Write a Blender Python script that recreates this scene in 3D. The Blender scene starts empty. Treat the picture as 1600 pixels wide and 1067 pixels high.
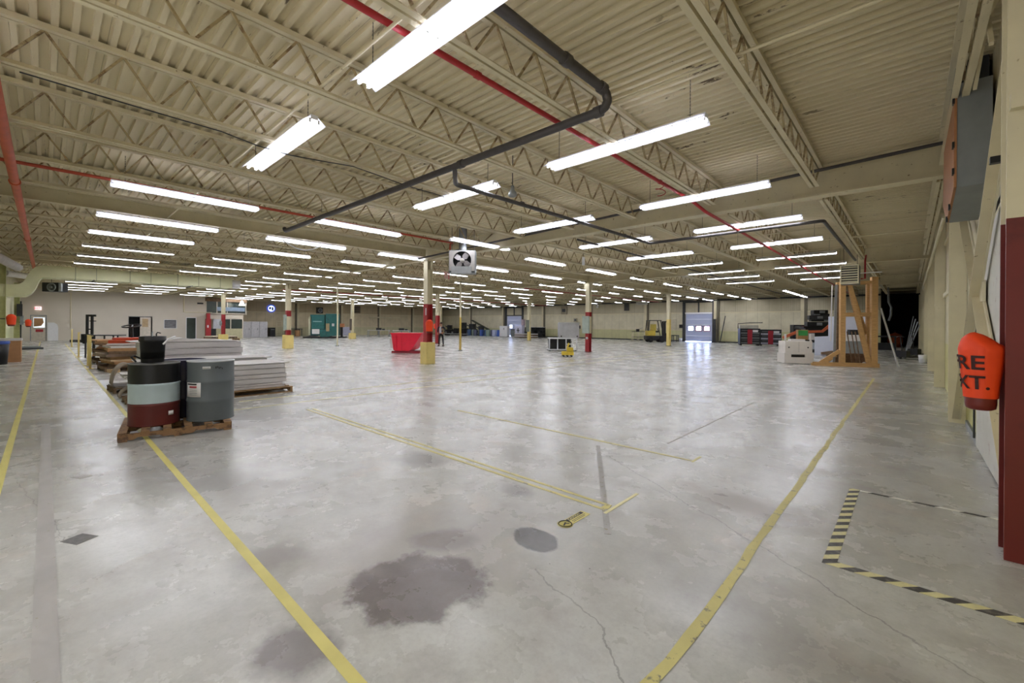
import bpy, bmesh, math, random
from mathutils import Vector, Matrix
R = math.radians
SC = bpy.context.scene
COL = SC.collection
# ---------------------------------------------------------------- camera, exposure, world
F_PX, YAW, ROLL, CY, CAM_H = 672.9, .7461, .0073, 508.12, 1.55
sn, cs = math.sin(YAW), math.cos(YAW)
cam_d = bpy.data.cameras.new('camera')
cam_d.sensor_width = 36
cam_d.lens = 36 * F_PX / 1600
cam_d.shift_y = -(533.5 - CY) / 1600
cam_d.clip_start = .05
cam_d.clip_end = 300
cam = bpy.data.objects.new('camera', cam_d)
COL.objects.link(cam)
fw = Vector((-sn, cs, 0)); rt = Vector((cs, sn, 0)); up = Vector((0, 0, 1))
rimg = rt * math.cos(ROLL) + up * math.sin(ROLL)
uimg = -rt * math.sin(ROLL) + up * math.cos(ROLL)
mw = Matrix((rimg, uimg, -fw)).transposed().to_4x4()
mw.translation = Vector((0, 0, CAM_H))
cam.matrix_world = mw
SC.camera = cam
SC.view_settings.view_transform = 'Standard'
SC.view_settings.look = 'None'
SC.view_settings.gamma = 1
SC.view_settings.exposure = 1.5
try: SC.view_settings.use_curve_mapping = False
except Exception: pass
W = bpy.data.worlds.new('world'); SC.world = W
W.use_nodes = True
W.node_tree.nodes['Background'].inputs[0].default_value = (1, .97, .94, 1)
W.node_tree.nodes['Background'].inputs[1].default_value = .42      # added fill light, entering by an unseen opening behind the camera
TUBE = 8.8        # strength of the fluorescent tubes

# ---------------------------------------------------------------- materials
def s2l(c): return c / 12.92 if c <= .04045 else ((c + .055) / 1.055) ** 2.4
def rgb(h):
    h = h.lstrip('#')
    return tuple(s2l(int(h[i:i+2], 16) / 255) for i in (0, 2, 4)) + (1,)
MATS = {}
class NT:
    def __init__(s, name):
        s.m = bpy.data.materials.new(name); s.m.use_nodes = True
        s.t = s.m.node_tree; s.n = s.t.nodes; s.b = s.n['Principled BSDF']
        s.co = s.add('ShaderNodeTexCoord')
    def add(s, ty, **k):
        n = s.n.new(ty)
        for a, v in k.items(): setattr(n, a, v)
        return n
    def link(s, a, b): s.t.links.new(a, b)
    def noise(s, scale, detail=4, rough=.55, stretch=None, src='Object', off=(0,0,0)):
        mp = s.add('ShaderNodeMapping'); s.link(s.co.outputs[src], mp.inputs[0])
        mp.inputs['Scale'].default_value = stretch or (1, 1, 1)
        mp.inputs['Location'].default_value = off
        n = s.add('ShaderNodeTexNoise'); s.link(mp.outputs[0], n.inputs['Vector'])
        n.inputs['Scale'].default_value = scale; n.inputs['Detail'].default_value = detail
        n.inputs['Roughness'].default_value = rough
        return n.outputs['Fac']
    def ramp(s, f, a, b, ca=0, cb=1):
        r = s.add('ShaderNodeMapRange'); r.clamp = True; s.link(f, r.inputs[0])
        r.inputs[1].default_value = a; r.inputs[2].default_value = b
        r.inputs[3].default_value = ca; r.inputs[4].default_value = cb
        return r.outputs[0]
    def mix(s, f, a, b):
        m = s.add('ShaderNodeMix', data_type='RGBA')
        if isinstance(f, (int, float)): m.inputs[0].default_value = f
        else: s.link(f, m.inputs[0])
        for i, c in ((6, a), (7, b)):
            if isinstance(c, tuple): m.inputs[i].default_value = c
            else: s.link(c, m.inputs[i])
        return m.outputs[2]
    def math(s, op, a, b=None, c=None):
        m = s.add('ShaderNodeMath', operation=op)
        for i, v in enumerate((a, b, c)):
            if v is None: continue
            if isinstance(v, (int, float)): m.inputs[i].default_value = v
            else: s.link(v, m.inputs[i])
        return m.outputs[0]
    def sep(s, src='Object'):
        x = s.add('ShaderNodeSeparateXYZ'); s.link(s.co.outputs[src], x.inputs[0]); return x.outputs
    def bump(s, h, strength=.3, dist=.01):
        b = s.add('ShaderNodeBump'); s.link(h, b.inputs['Height'])
        b.inputs['Strength'].default_value = strength; b.inputs['Distance'].default_value = dist
        s.link(b.outputs[0], s.b.inputs['Normal'])
    def out(s, col=None, rough=None):
        if col is not None:
            if isinstance(col, tuple): s.b.inputs['Base Color'].default_value = col
            else: s.link(col, s.b.inputs['Base Color'])
        if rough is not None:
            if isinstance(rough, (int, float)): s.b.inputs['Roughness'].default_value = rough
            else: s.link(rough, s.b.inputs['Roughness'])
        return s.m
def mat(name, hexc, rough=.55, metal=0, var=.12, scale=6, emit=0, bump=0, stretch=None):
    if name in MATS: return MATS[name]
    t = NT(name); c = rgb(hexc)
    d = tuple(x * (1 - var) for x in c[:3]) + (1,); l = tuple(min(1, x * (1 + var)) for x in c[:3]) + (1,)
    n = t.noise(scale, 5, stretch=stretch)
    t.out(t.mix(t.ramp(n, .3, .7), d, l), rough)
    t.b.inputs['Metallic'].default_value = metal
    if emit:
        t.b.inputs['Emission Color'].default_value = c; t.b.inputs['Emission Strength'].default_value = emit
    if bump: t.bump(n, bump)
    MATS[name] = t.m
    return t.m
def worn(name, hexc, hex2, lo=.56, hi=.62, scale=9, rough=.55, metal=0, stretch=None, var=.1):
    if name in MATS: return MATS[name]
    t = NT(name); c = rgb(hexc)
    d = tuple(x * (1 - var) for x in c[:3]) + (1,)
    base = t.mix(t.ramp(t.noise(2.3, 4), .35, .65), d, c)
    t.out(t.mix(t.ramp(t.noise(scale, 6, .65, stretch, off=(3, 7, 1)), lo, hi), base, rgb(hex2)), rough)
    t.b.inputs['Metallic'].default_value = metal
    MATS[name] = t.m
    return t.m
CREAM = worn('cream_steel_paint', '#ddd2b0', '#8d7b58', .64, .7, 14)
CREAM2 = worn('pale_column_paint', '#e2d9b9', '#a2936b', .66, .72, 14)
WHITE = mat('white_enamel', '#e8e8ea', .35, var=.03)
GREY = mat('grey_metal', '#8d9293', .45, .3)
DGREY = mat('dark_metal', '#3a3b3c', .5, .3)
BLACK = mat('black_plastic', '#0c0c0c', .45, var=.3)
RUBBER = mat('black_rubber', '#1c1c1c', .8)
RED = worn('red_paint', '#a82a2c', '#6d1c1c', .6, .7, 5)
DRED = worn('dark_red_paint', '#74221a', '#571610', .55, .8, 5, rough=.4)
YEL = worn('yellow_paint', '#ecd583', '#c2aa62', .6, .68, 10)
ORANGE = mat('orange_paint', '#c75a36', .5)
REDPIPE = mat('red_pipe_paint', '#b02c30', .4)
BLKPIPE = mat('black_pipe', '#4a4646', .5)
GALV = mat('galvanised_steel', '#8b8f90', .42, .5, .14, 3)
WOOD = mat('raw_timber', '#c39a63', .7, var=.2, scale=5, stretch=(1, 1, 9))
PALW = mat('pallet_wood', '#a5845c', .8, var=.28, scale=7, stretch=(1, 1, 3))
PALD = mat('old_pallet_wood', '#7a624a', .85, var=.3, scale=8)
CARD = mat('corrugated_card', '#b58a5e', .8, var=.15)
ORNG = mat('orange_vinyl', '#ff4a12', .55, var=.06, scale=3)
SHEET = mat('off_white_board', '#d3cfcb', .6, var=.06)
BLUE = mat('blue_plastic', '#3b5aa8', .4)
LBLUE = mat('pale_blue_paint', '#8fa3bb', .5)
GREENM = worn('teal_machine_paint', '#1f6a66', '#14413f', .55, .7, 4, rough=.4)
PANEL = mat('grey_green_panel_paint', '#a9b6ab', .45)
TAN = mat('tan_board', '#b7875a', .7)
SKIN = mat('skin', '#b98266', .6, var=.05)
DARK = mat('dark_void_wall', '#17120f', .9)
TUBEM = mat('lit_tube', '#f4f6ff', .5, emit=TUBE, var=0)

def wing_mat():
    t = NT('diffusing_white_wing'); t.out(rgb('#e8e8ee'), .4)
    tr = t.add('ShaderNodeBsdfTranslucent'); tr.inputs[0].default_value = (.9, .9, .95, 1)
    mx = t.add('ShaderNodeMixShader'); mx.inputs[0].default_value = .5
    t.link(t.b.outputs[0], mx.inputs[1]); t.link(tr.outputs[0], mx.inputs[2])
    t.link(mx.outputs[0], t.n['Material Output'].inputs[0]); return t.m
WING = wing_mat()
def floor_mat():
    t = NT('worn_concrete'); base = rgb('#b9b6b3'); x, y, z = t.sep()
    c = t.mix(t.ramp(t.noise(.55, 6, .6), .35, .65), rgb('#b4b4ae'), rgb('#cecfc9'))
    c = t.mix(t.ramp(t.noise(2.6, 8, .7, off=(5, 1, 0)), .48, .75), c, rgb('#a9a5a0'))
    c = t.mix(t.ramp(t.noise(1.1, 6, .6, off=(9, 9, 0)), .58, .75), c, rgb('#cbc3b8'))
    c = t.mix(t.ramp(t.noise(38, 3, .6), .45, .7, 0, .3), c, rgb('#a8a5a2'))
    c = t.mix(t.ramp(t.noise(23, 2, .5, off=(2, 8, 0)), .76, .79), c, rgb('#4a4744'))
    c = t.mix(t.ramp(t.noise(6.5, 8, .78, stretch=(1, .45, 1), off=(4, 9, 0)), .45, .8, 0, .35), c, rgb('#9b9892'))
    c = t.mix(t.ramp(t.noise(13, 6, .7, off=(8, 3, 0)), .5, .8, 0, .2), c, rgb('#dedcd9'))
    # irregular oil stains, each with its own centre, radii and depth
    warp = t.math('SUBTRACT', t.noise(3.2, 6, .65, off=(1, 2, 0)), .5)
    def stain(c, cx, cy, rx, ry, rot, col, amt, edge=.25, w=1.1):
        dx = t.math('SUBTRACT', x, cx); dy = t.math('SUBTRACT', y, cy)
        ca, sa = math.cos(rot), math.sin(rot)
        u = t.math('ADD', t.math('MULTIPLY', dx, ca / rx), t.math('MULTIPLY', dy, sa / rx))
        v = t.math('ADD', t.math('MULTIPLY', dx, -sa / ry), t.math('MULTIPLY', dy, ca / ry))
        d = t.math('SQRT', t.math('ADD', t.math('MULTIPLY', u, u), t.math('MULTIPLY', v, v)))
        d = t.math('ADD', d, t.math('MULTIPLY', warp, w * 1.3))
        return t.mix(t.ramp(d, 1 - edge, 1 + edge, amt, 0), c, col)
    mott = t.ramp(t.noise(5.5, 8, .75, off=(6, 3, 0)), .35, .68, 0, 1)
    oil = t.mix(mott, rgb('#6c6361'), rgb('#827a78'))
    c = stain(c, -2.5, 1.75, .62, .62, .2, rgb('#b0aba7'), .7, .35, 1.5)
    c = stain(c, -2.14, 1.52, .37, .36, .75, oil, .92, .12, 1.25)
    c = stain(c, -2.45, 1.95, .22, .16, .6, oil, .55, .3, 1.4)
    c = stain(c, -1.99, 2.41, .14, .19, 1.3, t.mix(mott, rgb('#4c4946'), rgb('#63605d')), .95, .06, .6)
    c = stain(c, -2.15, .80, .2, .16, .2, oil, .8, .3, 1.4)
    c = stain(c, -4.13, 2.92, .34, .22, .3, rgb('#8a8784'), .8, .4)
    c = stain(c, -3.1, 1.0, .2, .2, .2, rgb('#918c88'), .7, .5)
    c = stain(c, -2.7, 3.0, .16, .1, 0, rgb('#85817e'), .7, .4)
    c = stain(c, -.95, 4.15, .5, .2, -.15, rgb('#8f8578'), .7, .5, 1.9)
    c = stain(c, -.1, 2.4, .9, .25, -.3, rgb('#928e89'), .6, .6)
    c = stain(c, -8.2, 1.0, 2.0, 1.3, .6, rgb('#8f8c89'), .55, .6, 1.6)
    c = stain(c, -5.5, .9, 1.2, .35, .5, rgb('#97938f'), .6, .6, 1.6)
    # cracks
    def crack(c, pts, wd=.006):
        nw = t.math('MULTIPLY', warp, .16)
        best = None
        for (ax, ay), (bx, by) in zip(pts, pts[1:]):
            L = math.hypot(bx - ax, by - ay); ux, uy = (bx - ax) / L, (by - ay) / L
            along = t.math('ADD', t.math('MULTIPLY', t.math('SUBTRACT', x, ax), ux), t.math('MULTIPLY', t.math('SUBTRACT', y, ay), uy))
            across = t.math('ADD', t.math('MULTIPLY', t.math('SUBTRACT', x, ax), -uy), t.math('MULTIPLY', t.math('SUBTRACT', y, ay), ux))
            across = t.math('ABSOLUTE', t.math('ADD', across, nw))
            ins = t.math('MULTIPLY', t.math('GREATER_THAN', along, 0), t.math('LESS_THAN', along, L))
            f = t.math('MULTIPLY', ins, t.math('LESS_THAN', across, wd))
            best = f if best is None else t.math('MAXIMUM', best, f)
        return t.mix(t.math('MULTIPLY', best, .5), c, rgb('#66625e'))
    c = crack(c, [(-2.9, 4.7), (-1.2, 3.7), (.3, 2.75)])
    c = crack(c, [(-1.75, 2.1), (-1.15, 1.95), (-.75, 1.55)])
    c = crack(c, [(-.55, 2.0), (.0, 1.72)])
    c = crack(c, [(-6.5, -.2), (-4.4, .1)], .003)
    rg = t.ramp(t.noise(1.3, 6, .65, off=(4, 4, 0)), .3, .7, .17, .36)
    t.out(c, rg)
    t.b.inputs['Specular IOR Level'].default_value = .55
    t.bump(t.noise(30, 4), .06, .01)
    return t.m
def deck_mat():
    t = NT('painted_steel_deck')
    c = t.mix(t.ramp(t.noise(.5, 5, .6, stretch=(.5, 1, 1)), .35, .65), rgb('#d3c6a2'), rgb('#e2d6b5'))
    m1 = t.ramp(t.noise(2.2, 8, .75, stretch=(.55, 7, 1), off=(3, 1, 0)), .60, .63)
    m2 = t.ramp(t.noise(.35, 3, .5, off=(7, 2, 0)), .47, .58)
    c = t.mix(t.math('MULTIPLY', m1, m2), c, rgb('#6b5b49'))
    c = t.mix(t.ramp(t.noise(.9, 6, .7, stretch=(.25, 2.5, 1), off=(1, 5, 0)), .6, .85, 0, .5), c, rgb('#bfa587'))
    x, y, z = t.sep()
    seam = t.math('LESS_THAN', t.math('ABSOLUTE', t.math('SUBTRACT', t.math('FRACT', t.math('DIVIDE', y, .912)), .5)), .004)
    c = t.mix(t.math('MULTIPLY', seam, .5), c, rgb('#7d7057'))
    t.out(c, .6); return t.m
def wall_mat(name, low, mid, high, z1=1.16, z2=2.95, axis=0, per=.95, groove=.022):
    t = NT(name); o = t.sep(); z = o[2]
    c = t.mix(t.math('GREATER_THAN', z, z1), rgb(low), rgb(mid))
    c = t.mix(t.math('GREATER_THAN', z, z2), c, rgb(high))
    c = t.mix(t.ramp(t.noise(1.2, 5, .6), .35, .75, 0, .35), c, rgb('#8f8464'))
    fr = t.math('FRACT', t.math('DIVIDE', o[axis], per))
    g = t.math('LESS_THAN', fr, groove)
    c = t.mix(t.math('MULTIPLY', g, .55), c, rgb('#6f674d'))
    fine = t.math('MULTIPLY', t.math('LESS_THAN', t.math('FRACT', t.math('DIVIDE', o[axis], .16)), .12), t.math('GREATER_THAN', z, z2))
    c = t.mix(t.math('MULTIPLY', fine, .3), c, rgb('#6f674d'))
    t.out(c, .6); return t.m
def stripe_mat(name, ca, cb, per, dx, dy):
    t = NT(name); x, y, z = t.sep()
    f = t.math('FRACT', t.math('DIVIDE', t.math('ADD', t.math('MULTIPLY', x, dx), t.math('MULTIPLY', y, dy)), per))
    c = t.mix(t.math('GREATER_THAN', f, .5), rgb(ca), rgb(cb))
    t.out(t.mix(t.ramp(t.noise(30, 4), .5, .75, 0, .4), c, rgb('#a9a49a')), .5); return t.m
def tape_mat(name, hexc, wear=.6, scale=14):
    t = NT(name); c = rgb(hexc)
    w = t.noise(scale, 6, .7); w2 = t.noise(3, 5, .6, off=(2, 2, 0))
    c2 = t.mix(t.ramp(w2, .35, .7), c, tuple(v * .82 for v in c[:3]) + (1,))
    t.out(t.mix(t.ramp(w, wear, wear + .05), c2, rgb('#8f8a6d')), .5); return t.m
M_FLOOR = floor_mat(); M_DECK = deck_mat()
M_BACK = wall_mat('panel_wall_back', '#cfcc9c', '#dcd4b8', '#c4bb9f')
M_SIDE = wall_mat('panel_wall_side', '#dcd794', '#e2dbb8', '#dcd0ad', axis=1, per=1.93, groove=.008)
M_LEFT = wall_mat('panel_wall_left', '#d0caa2', '#dccdab', '#cbb894', axis=1)
M_NEAR = wall_mat('panel_wall_near', '#d3d8a8', '#e2e0bc', '#dcd6b4')
M_OFF = mat('office_wall_paint', '#d3cabb', .6, var=.03, scale=1)

# ---------------------------------------------------------------- mesh builder
class MB:
    def __init__(s): s.v = []; s.f = []; s.mi = []; s.mats = []; s.sm = []
    def _m(s, m):
        if m not in s.mats: s.mats.append(m)
        return s.mats.index(m)
    def add(s, vs, fs, m, smooth=False):
        b = len(s.v); s.v += [tuple(v) for v in vs]; i = s._m(m)
        for f in fs: s.f.append([b + k for k in f]); s.mi.append(i); s.sm.append(smooth)
        return s
    def box(s, a, b, m):
        x0, y0, z0 = a; x1, y1, z1 = b
        x0, x1 = min(x0, x1), max(x0, x1); y0, y1 = min(y0, y1), max(y0, y1); z0, z1 = min(z0, z1), max(z0, z1)
        v = [(x0,y0,z0),(x1,y0,z0),(x1,y1,z0),(x0,y1,z0),(x0,y0,z1),(x1,y0,z1),(x1,y1,z1),(x0,y1,z1)]
        return s.add(v, [(0,3,2,1),(4,5,6,7),(0,1,5,4),(1,2,6,5),(2,3,7,6),(3,0,4,7)], m)
    def cb(s, c, sz, m, rz=0, tilt=0, ax='X'):      # centred box, rotated
        hx, hy, hz = sz[0]/2, sz[1]/2, sz[2]/2
        M = Matrix.Translation(c) @ Matrix.Rotation(rz, 4, 'Z') @ Matrix.Rotation(tilt, 4, ax)
        v = [M @ Vector(p) for p in ((-hx,-hy,-hz),(hx,-hy,-hz),(hx,hy,-hz),(-hx,hy,-hz),(-hx,-hy,hz),(hx,-hy,hz),(hx,hy,hz),(-hx,hy,hz))]
        return s.add(v, [(0,3,2,1),(4,5,6,7),(0,1,5,4),(1,2,6,5),(2,3,7,6),(3,0,4,7)], m)
    def bar(s, p, q, w, h, m, upv=(0,0,1)):
        p = Vector(p); q = Vector(q); d = (q - p).normalized(); u = Vector(upv)
        if abs(d.dot(u)) > .98: u = Vector((1, 0, 0))
        sd = d.cross(u).normalized(); u = sd.cross(d).normalized()
        v = []
        for e in (p, q):
            for a, b in ((-1,-1),(1,-1),(1,1),(-1,1)): v.append(e + sd * a * w/2 + u * b * h/2)
        return s.add(v, [(0,3,2,1),(4,5,6,7),(0,1,5,4),(1,2,6,5),(2,3,7,6),(3,0,4,7)], m)
    def tube(s, pts, r, m, n=8, caps=True, closed=False):
        pts = [Vector(p) for p in pts]; N = len(pts); rs = r if isinstance(r, (list, tuple)) else [r] * N
        v = []; prev = None
        for i, p in enumerate(pts):
            if closed: d = (pts[(i+1) % N] - pts[i-1]).normalized()
            else: d = (pts[min(i+1, N-1)] - pts[max(i-1, 0)]).normalized()
            if prev is None:
                a = d.cross(Vector((0,0,1)))
                if a.length < .05: a = d.cross(Vector((1,0,0)))
            else: a = prev - d * prev.dot(d)
            a.normalize(); prev = a; b = d.cross(a)
            for k in range(n):
                t = 2 * math.pi * k / n; v.append(p + (a * math.cos(t) + b * math.sin(t)) * rs[i])
        f = []
        for i in range(N if closed else N - 1):
            j = (i + 1) % N
            for k in range(n): f.append((i*n+k, i*n+(k+1) % n, j*n+(k+1) % n, j*n+k))
        s.add(v, f, m, n > 5)
        if caps and not closed: s.add(v[:n], [tuple(range(n))], m); s.add(v[-n:], [tuple(reversed(range(n)))], m)
        return s
    def lathe(s, prof, m, c=(0,0,0), n=24, axis='Z', cap=True):
        v = []
        for r, z in prof:
            for k in range(n):
                t = 2 * math.pi * k / n; a, b = r * math.cos(t), r * math.sin(t)
                p = (a, b, z) if axis == 'Z' else ((z, a, b) if axis == 'X' else (a, z, b))
                v.append((p[0]+c[0], p[1]+c[1], p[2]+c[2]))
        f = []
        for i in range(len(prof) - 1):
            for k in range(n): f.append((i*n+k, i*n+(k+1) % n, (i+1)*n+(k+1) % n, (i+1)*n+k))
        s.add(v, f, m, True)
        if cap:
            if prof[0][0] > 1e-4: s.add(v[:n], [tuple(reversed(range(n)))], m)
            if prof[-1][0] > 1e-4: s.add(v[-n:], [tuple(range(n))], m)
        return s
    def prism(s, poly, axis, a, b, m):      # polygon in the plane across 'axis', extruded a..b
        n = len(poly); v = []
        for t in (a, b):
            for p, q in poly:
                v.append((t, p, q) if axis == 'X' else ((p, t, q) if axis == 'Y' else (p, q, t)))
        f = [tuple(range(n)), tuple(reversed(range(n, 2*n)))] + [(i, n+i, n+(i+1) % n, (i+1) % n) for i in range(n)]
        return s.add(v, f, m)
    def mesh(s, name):
        me = bpy.data.meshes.new(name); me.from_pydata(s.v, [], s.f)
        for m in s.mats: me.materials.append(m)
        me.polygons.foreach_set('material_index', s.mi); me.polygons.foreach_set('use_smooth', s.sm)
        bm = bmesh.new(); bm.from_mesh(me); bmesh.ops.recalc_face_normals(bm, faces=bm.faces); bm.to_mesh(me); bm.free()
        me.update(); return me
    def build(s, name, parent=None, bevel=0):
        o = bpy.data.objects.new(name, s.mesh(name)); COL.objects.link(o)
        if parent: o.parent = parent
        if bevel:
            md = o.modifiers.new('bevel', 'BEVEL'); md.width = bevel; md.segments = 2; md.limit_method = 'ANGLE'
        return o
def tag(o, label, cat, group=None, kind=None):
    o['label'] = label; o['category'] = cat
    if group: o['group'] = group
    if kind: o['kind'] = kind
    return o
def thing(name, label, cat, loc=(0,0,0), rz=0, group=None):
    o = bpy.data.objects.new(name, None); COL.objects.link(o)
    o.empty_display_size = .1; o.location = loc; o.rotation_euler = (0, 0, rz)
    return tag(o, label, cat, group)
def struct(name, mb, label=None):
    o = mb.build(name); o['kind'] = 'structure'
    if label: o['label'] = label
    return o
def solo(name, mb, label, cat, loc=(0,0,0), rz=0, group=None, bevel=0):
    o = mb.build(name, bevel=bevel); o.location = loc; o.rotation_euler = (0, 0, rz)
    return tag(o, label, cat, group)
def copy_tree(o, parent=None):
    c = o.copy(); COL.objects.link(c)
    if parent: c.parent = parent
    for ch in list(o.children): copy_tree(ch, c)
    return c
def px(u, v, X=None, Y=None, z=None):      # where the sight line through a pixel of the photo meets a plane of the room
    a = (u - 800) / F_PX; b = (v - CY) / F_PX
    a, b = a * math.cos(ROLL) + b * math.sin(ROLL), -a * math.sin(ROLL) + b * math.cos(ROLL)
    D = (-sn + cs * a, cs + sn * a, -b)
    t = (z - CAM_H) / D[2] if z is not None else (X / D[0] if X is not None else Y / D[1])
    return Vector((D[0]*t, D[1]*t, D[2]*t + CAM_H))
ONES = ['', 'first', 'second', 'third', 'fourth', 'fifth', 'sixth', 'seventh', 'eighth', 'ninth', 'tenth', 'eleventh', 'twelfth',
        'thirteenth', 'fourteenth', 'fifteenth', 'sixteenth', 'seventeenth', 'eighteenth', 'nineteenth']
def ordw(n):
    if n < 20: return ONES[n]
    t = {20: 'twentieth', 30: 'thirtieth'}.get(n)
    return t or {2: 'twenty-', 3: 'thirty-'}[n // 10] + ONES[n % 10]
PI = math.pi
BX, BY, X1, Y0 = 14.487, 11.567, -13.997, 10.246      # column grid
XL, XR, YN, YB = -57.5, .68, -1.55, 44.96             # walls
ZG0, ZG1, ZD = 4.10, 4.69, 4.693                        # girder bottom, top, deck soffit

# ---------------------------------------------------------------- the setting
struct('floor', MB().box((XL-.3, YN-.3, -.2), (XR+.3, YB+9, 0), M_FLOOR))
v = []; f = []; y = YN - .1; i = 0
prof = []
while y < YB + .1:
    for dy, dz in ((0, 0), (.052, 0), (.062, .048), (.142, .048)): prof.append((y + dy, ZD + dz))
    y += .152
for yy, zz in prof: v += [(XL-.1, yy, zz), (XR+.3, yy, zz)]
for k in range(len(prof) - 1): f.append((2*k, 2*k+1, 2*k+3, 2*k+2))
ceil = MB().add(v, f, M_DECK)
ceil.box((XL-.3, YN-.3, ZD+.06), (XR+.3, YB+9, ZD+.2), M_DECK)
struct('ceiling', ceil)
# right wall, one panelled face with a raised foot and a curved white repair sheet
rw = MB().box((XR, YN, 0), (XR+.2, YB, ZD+.04), M_SIDE)
struct('wall_right', rw)
# near side wall; its opening behind the camera is added for fill light
struct('wall_near', MB().box((XL, YN-.2, 0), (-5.6, YN, ZD+.04), M_NEAR).box((-5.6, YN-.2, 4.2), (XR+.2, YN, ZD+.04), M_NEAR))
# back wall with the dark opening at its right end and two dock doors
d1a, d1b = px(1071, 530, Y=YB).x, px(1113, 530, Y=YB).x
d2a, d2b = px(792, 520, Y=YB).x, px(815.5, 520, Y=YB).x
DH = 2.85
opx = px(1376, 520, Y=YB).x
bw = MB()
for a, b, z0, z1 in ((XL, d2a, 0, ZD+.04), (d2a, d2b, DH, ZD+.04), (d2b, d1a, 0, ZD+.04), (d1a, d1b, DH, ZD+.04), (d1b, opx, 0, ZD+.04)):
    bw.box((a, YB, z0), (b, YB+.25, z1), M_BACK)
struct('wall_back', bw)
dk = worn('unlit_recess_wall', '#2a1a14', '#120d0b', .45, .7, 1.5, rough=.9)  # brown wall, darkened in its colour to look unlit
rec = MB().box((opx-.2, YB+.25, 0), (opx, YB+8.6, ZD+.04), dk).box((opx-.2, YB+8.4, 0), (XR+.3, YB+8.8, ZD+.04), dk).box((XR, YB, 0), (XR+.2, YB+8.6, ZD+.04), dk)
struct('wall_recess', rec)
# left wall: tan panels far, office face near
oy = px(320, 520, X=-52).y       # where the office wall ends
upy = px(386, 489, X=-52).y
struct('wall_left', MB().box((XL-.2, YN, 0), (XL, YB, ZD+.04), M_LEFT))
ox = -52.0
W_ = {'a': px(47, 500, X=ox).y, 'b': px(73, 500, X=ox).y, 'c': px(202, 500, X=ox).y, 'd': px(219, 500, X=ox).y, 'e': px(237, 500, X=ox).y,
      'f': px(256, 505, X=ox).y, 'g': px(276, 505, X=ox).y, 'h': px(290.5, 500, X=ox).y, 'i': px(307, 500, X=ox).y}
ow = MB()
def seg(a, b, z0, z1): ow.box((ox-.15, a, z0), (ox, b, z1), M_OFF)
seg(YN, W_['a'], 0, 4.6); seg(W_['a'], W_['b'], 2.1, 4.6); seg(W_['b'], W_['c'], 0, 4.6); seg(W_['c'], W_['e'], 2.1, 4.6)
seg(W_['e'], W_['f'], 0, 4.6); seg(W_['f'], W_['g'], 0, 1.0); seg(W_['f'], W_['g'], 1.85, 4.6); seg(W_['g'], W_['h'], 0, 4.6)
seg(W_['h'], W_['i'], 2.1, 4.6); seg(W_['i'], oy, 0, 4.6)
ow.box((XL, oy-.15, 0), (ox-.15, oy, 4.6), M_OFF)
ow.box((ox-1.6, YN, 0), (ox-1.5, oy-.15, 4.6), DARK)
struct('wall_office', ow)
# upper office windows beside the office wall, and the booth below them
uy1 = upy
GLS = mat('dark_window_glass', '#46504c', .12, .2, .2, 1)
ub = MB().box((ox-1.2, oy+.001, 2.55), (ox-1.05, uy1, 2.75), M_OFF)
wn = MB()
w0 = thing('upper_office', 'upper office with dark glass above the tool booth, beside the cream office wall', 'mezzanine office', (ox, oy, 2.45))
L_ = uy1 - oy
MB().box((-.95, .003, 0), (-.05, L_, .14), M_OFF).box((-.95, .003, 1.3), (-.05, L_, 1.6), PALD).build('floor_slab', w0)
MB().box((-.2, .05, .14), (-.16, L_-.03, 1.3), GLS).build('window_pane', w0)
fr = MB()
for t_ in (0.03, .28, .52, .98): fr.box((-.23, L_*t_-.04 if t_ > .1 else .01, .14), (-.12, L_*t_+.05, 1.3), M_OFF)
fr.build('window_frame', w0)
MB().box((-.12, L_*.28, .35), (-.08, L_*.95, .75), LBLUE).build('window_blind', w0)

def leaf(name, y0, y1, z1, m, n):
    a = thing('door_%d' % n, 'placeholder', 'door', (ox-.05, y0, 0)); del a['category']; a['kind'] = 'structure'; return a
# door 1: pale exit door with a papered window
def offdoor(n, y0, y1, ztop, label):
    a = bpy.data.objects.new('door_%d' % n, None); COL.objects.link(a); a.location = (ox-.06, y0, 0); a['kind'] = 'structure'; a['label'] = label
    return a, y1 - y0
a, w = offdoor(1, W_['a'], W_['b'], 2.1, 'cream exit door with a papered-over window and a red notice')
MB().box((-.02, .05, 0), (.03, w-.05, 2.04), mat('door_paint', '#c9bfae', .5)).build('door_leaf', a)
MB().box((-.04, 0, 0), (.06, .05, 2.1), GREY).box((-.04, w-.05, 0), (.06, w, 2.1), GREY).box((-.04, 0, 2.04), (.06, w, 2.1), GREY).build('door_frame', a)
g = MB().box((.03, .18, 1.08), (.045, w-.1, 1.9), mat('frosted_pane', '#c9d3da', .3, emit=.5)).build('door_window', a)
MB().prism([(.2, 1.15), (.2, 1.85), (w-.22, 1.85), (w-.16, 1.5), (w-.3, 1.22)], 'X', .047, .052, CARD).build('cardboard_cover', a)
MB().box((.031, .3, .72), (.045, .3+.42, .94), mat('red_notice', '#a3252b', .5)).build('notice', a)
a, w = offdoor(2, W_['c'], W_['e'], 2.1, 'doorway with one leaf open on a dark room and a cream leaf with a tan window')
hw = W_['d'] - W_['c']
MB().box((-.02, hw, 0), (.03, w-.05, 2.04), mat('door_paint2', '#d5ccbc', .5)).build('door_leaf', a)
MB().box((.03, hw+.15, 1.15), (.04, w-.25, 1.9), mat('tan_pane', '#b99f78', .4)).build('door_window', a)
MB().box((-.04, -.05, 0), (.06, 0, 2.12), GREY).box((-.04, w, 0), (.06, w+.05, 2.12), GREY).box((-.04, 0, 2.06), (.06, w, 2.12), GREY).box((-.3, -.05, 0), (-.28, hw, 2.1), mat('unlit_room', '#050505', .9)).build('door_frame', a)
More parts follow.
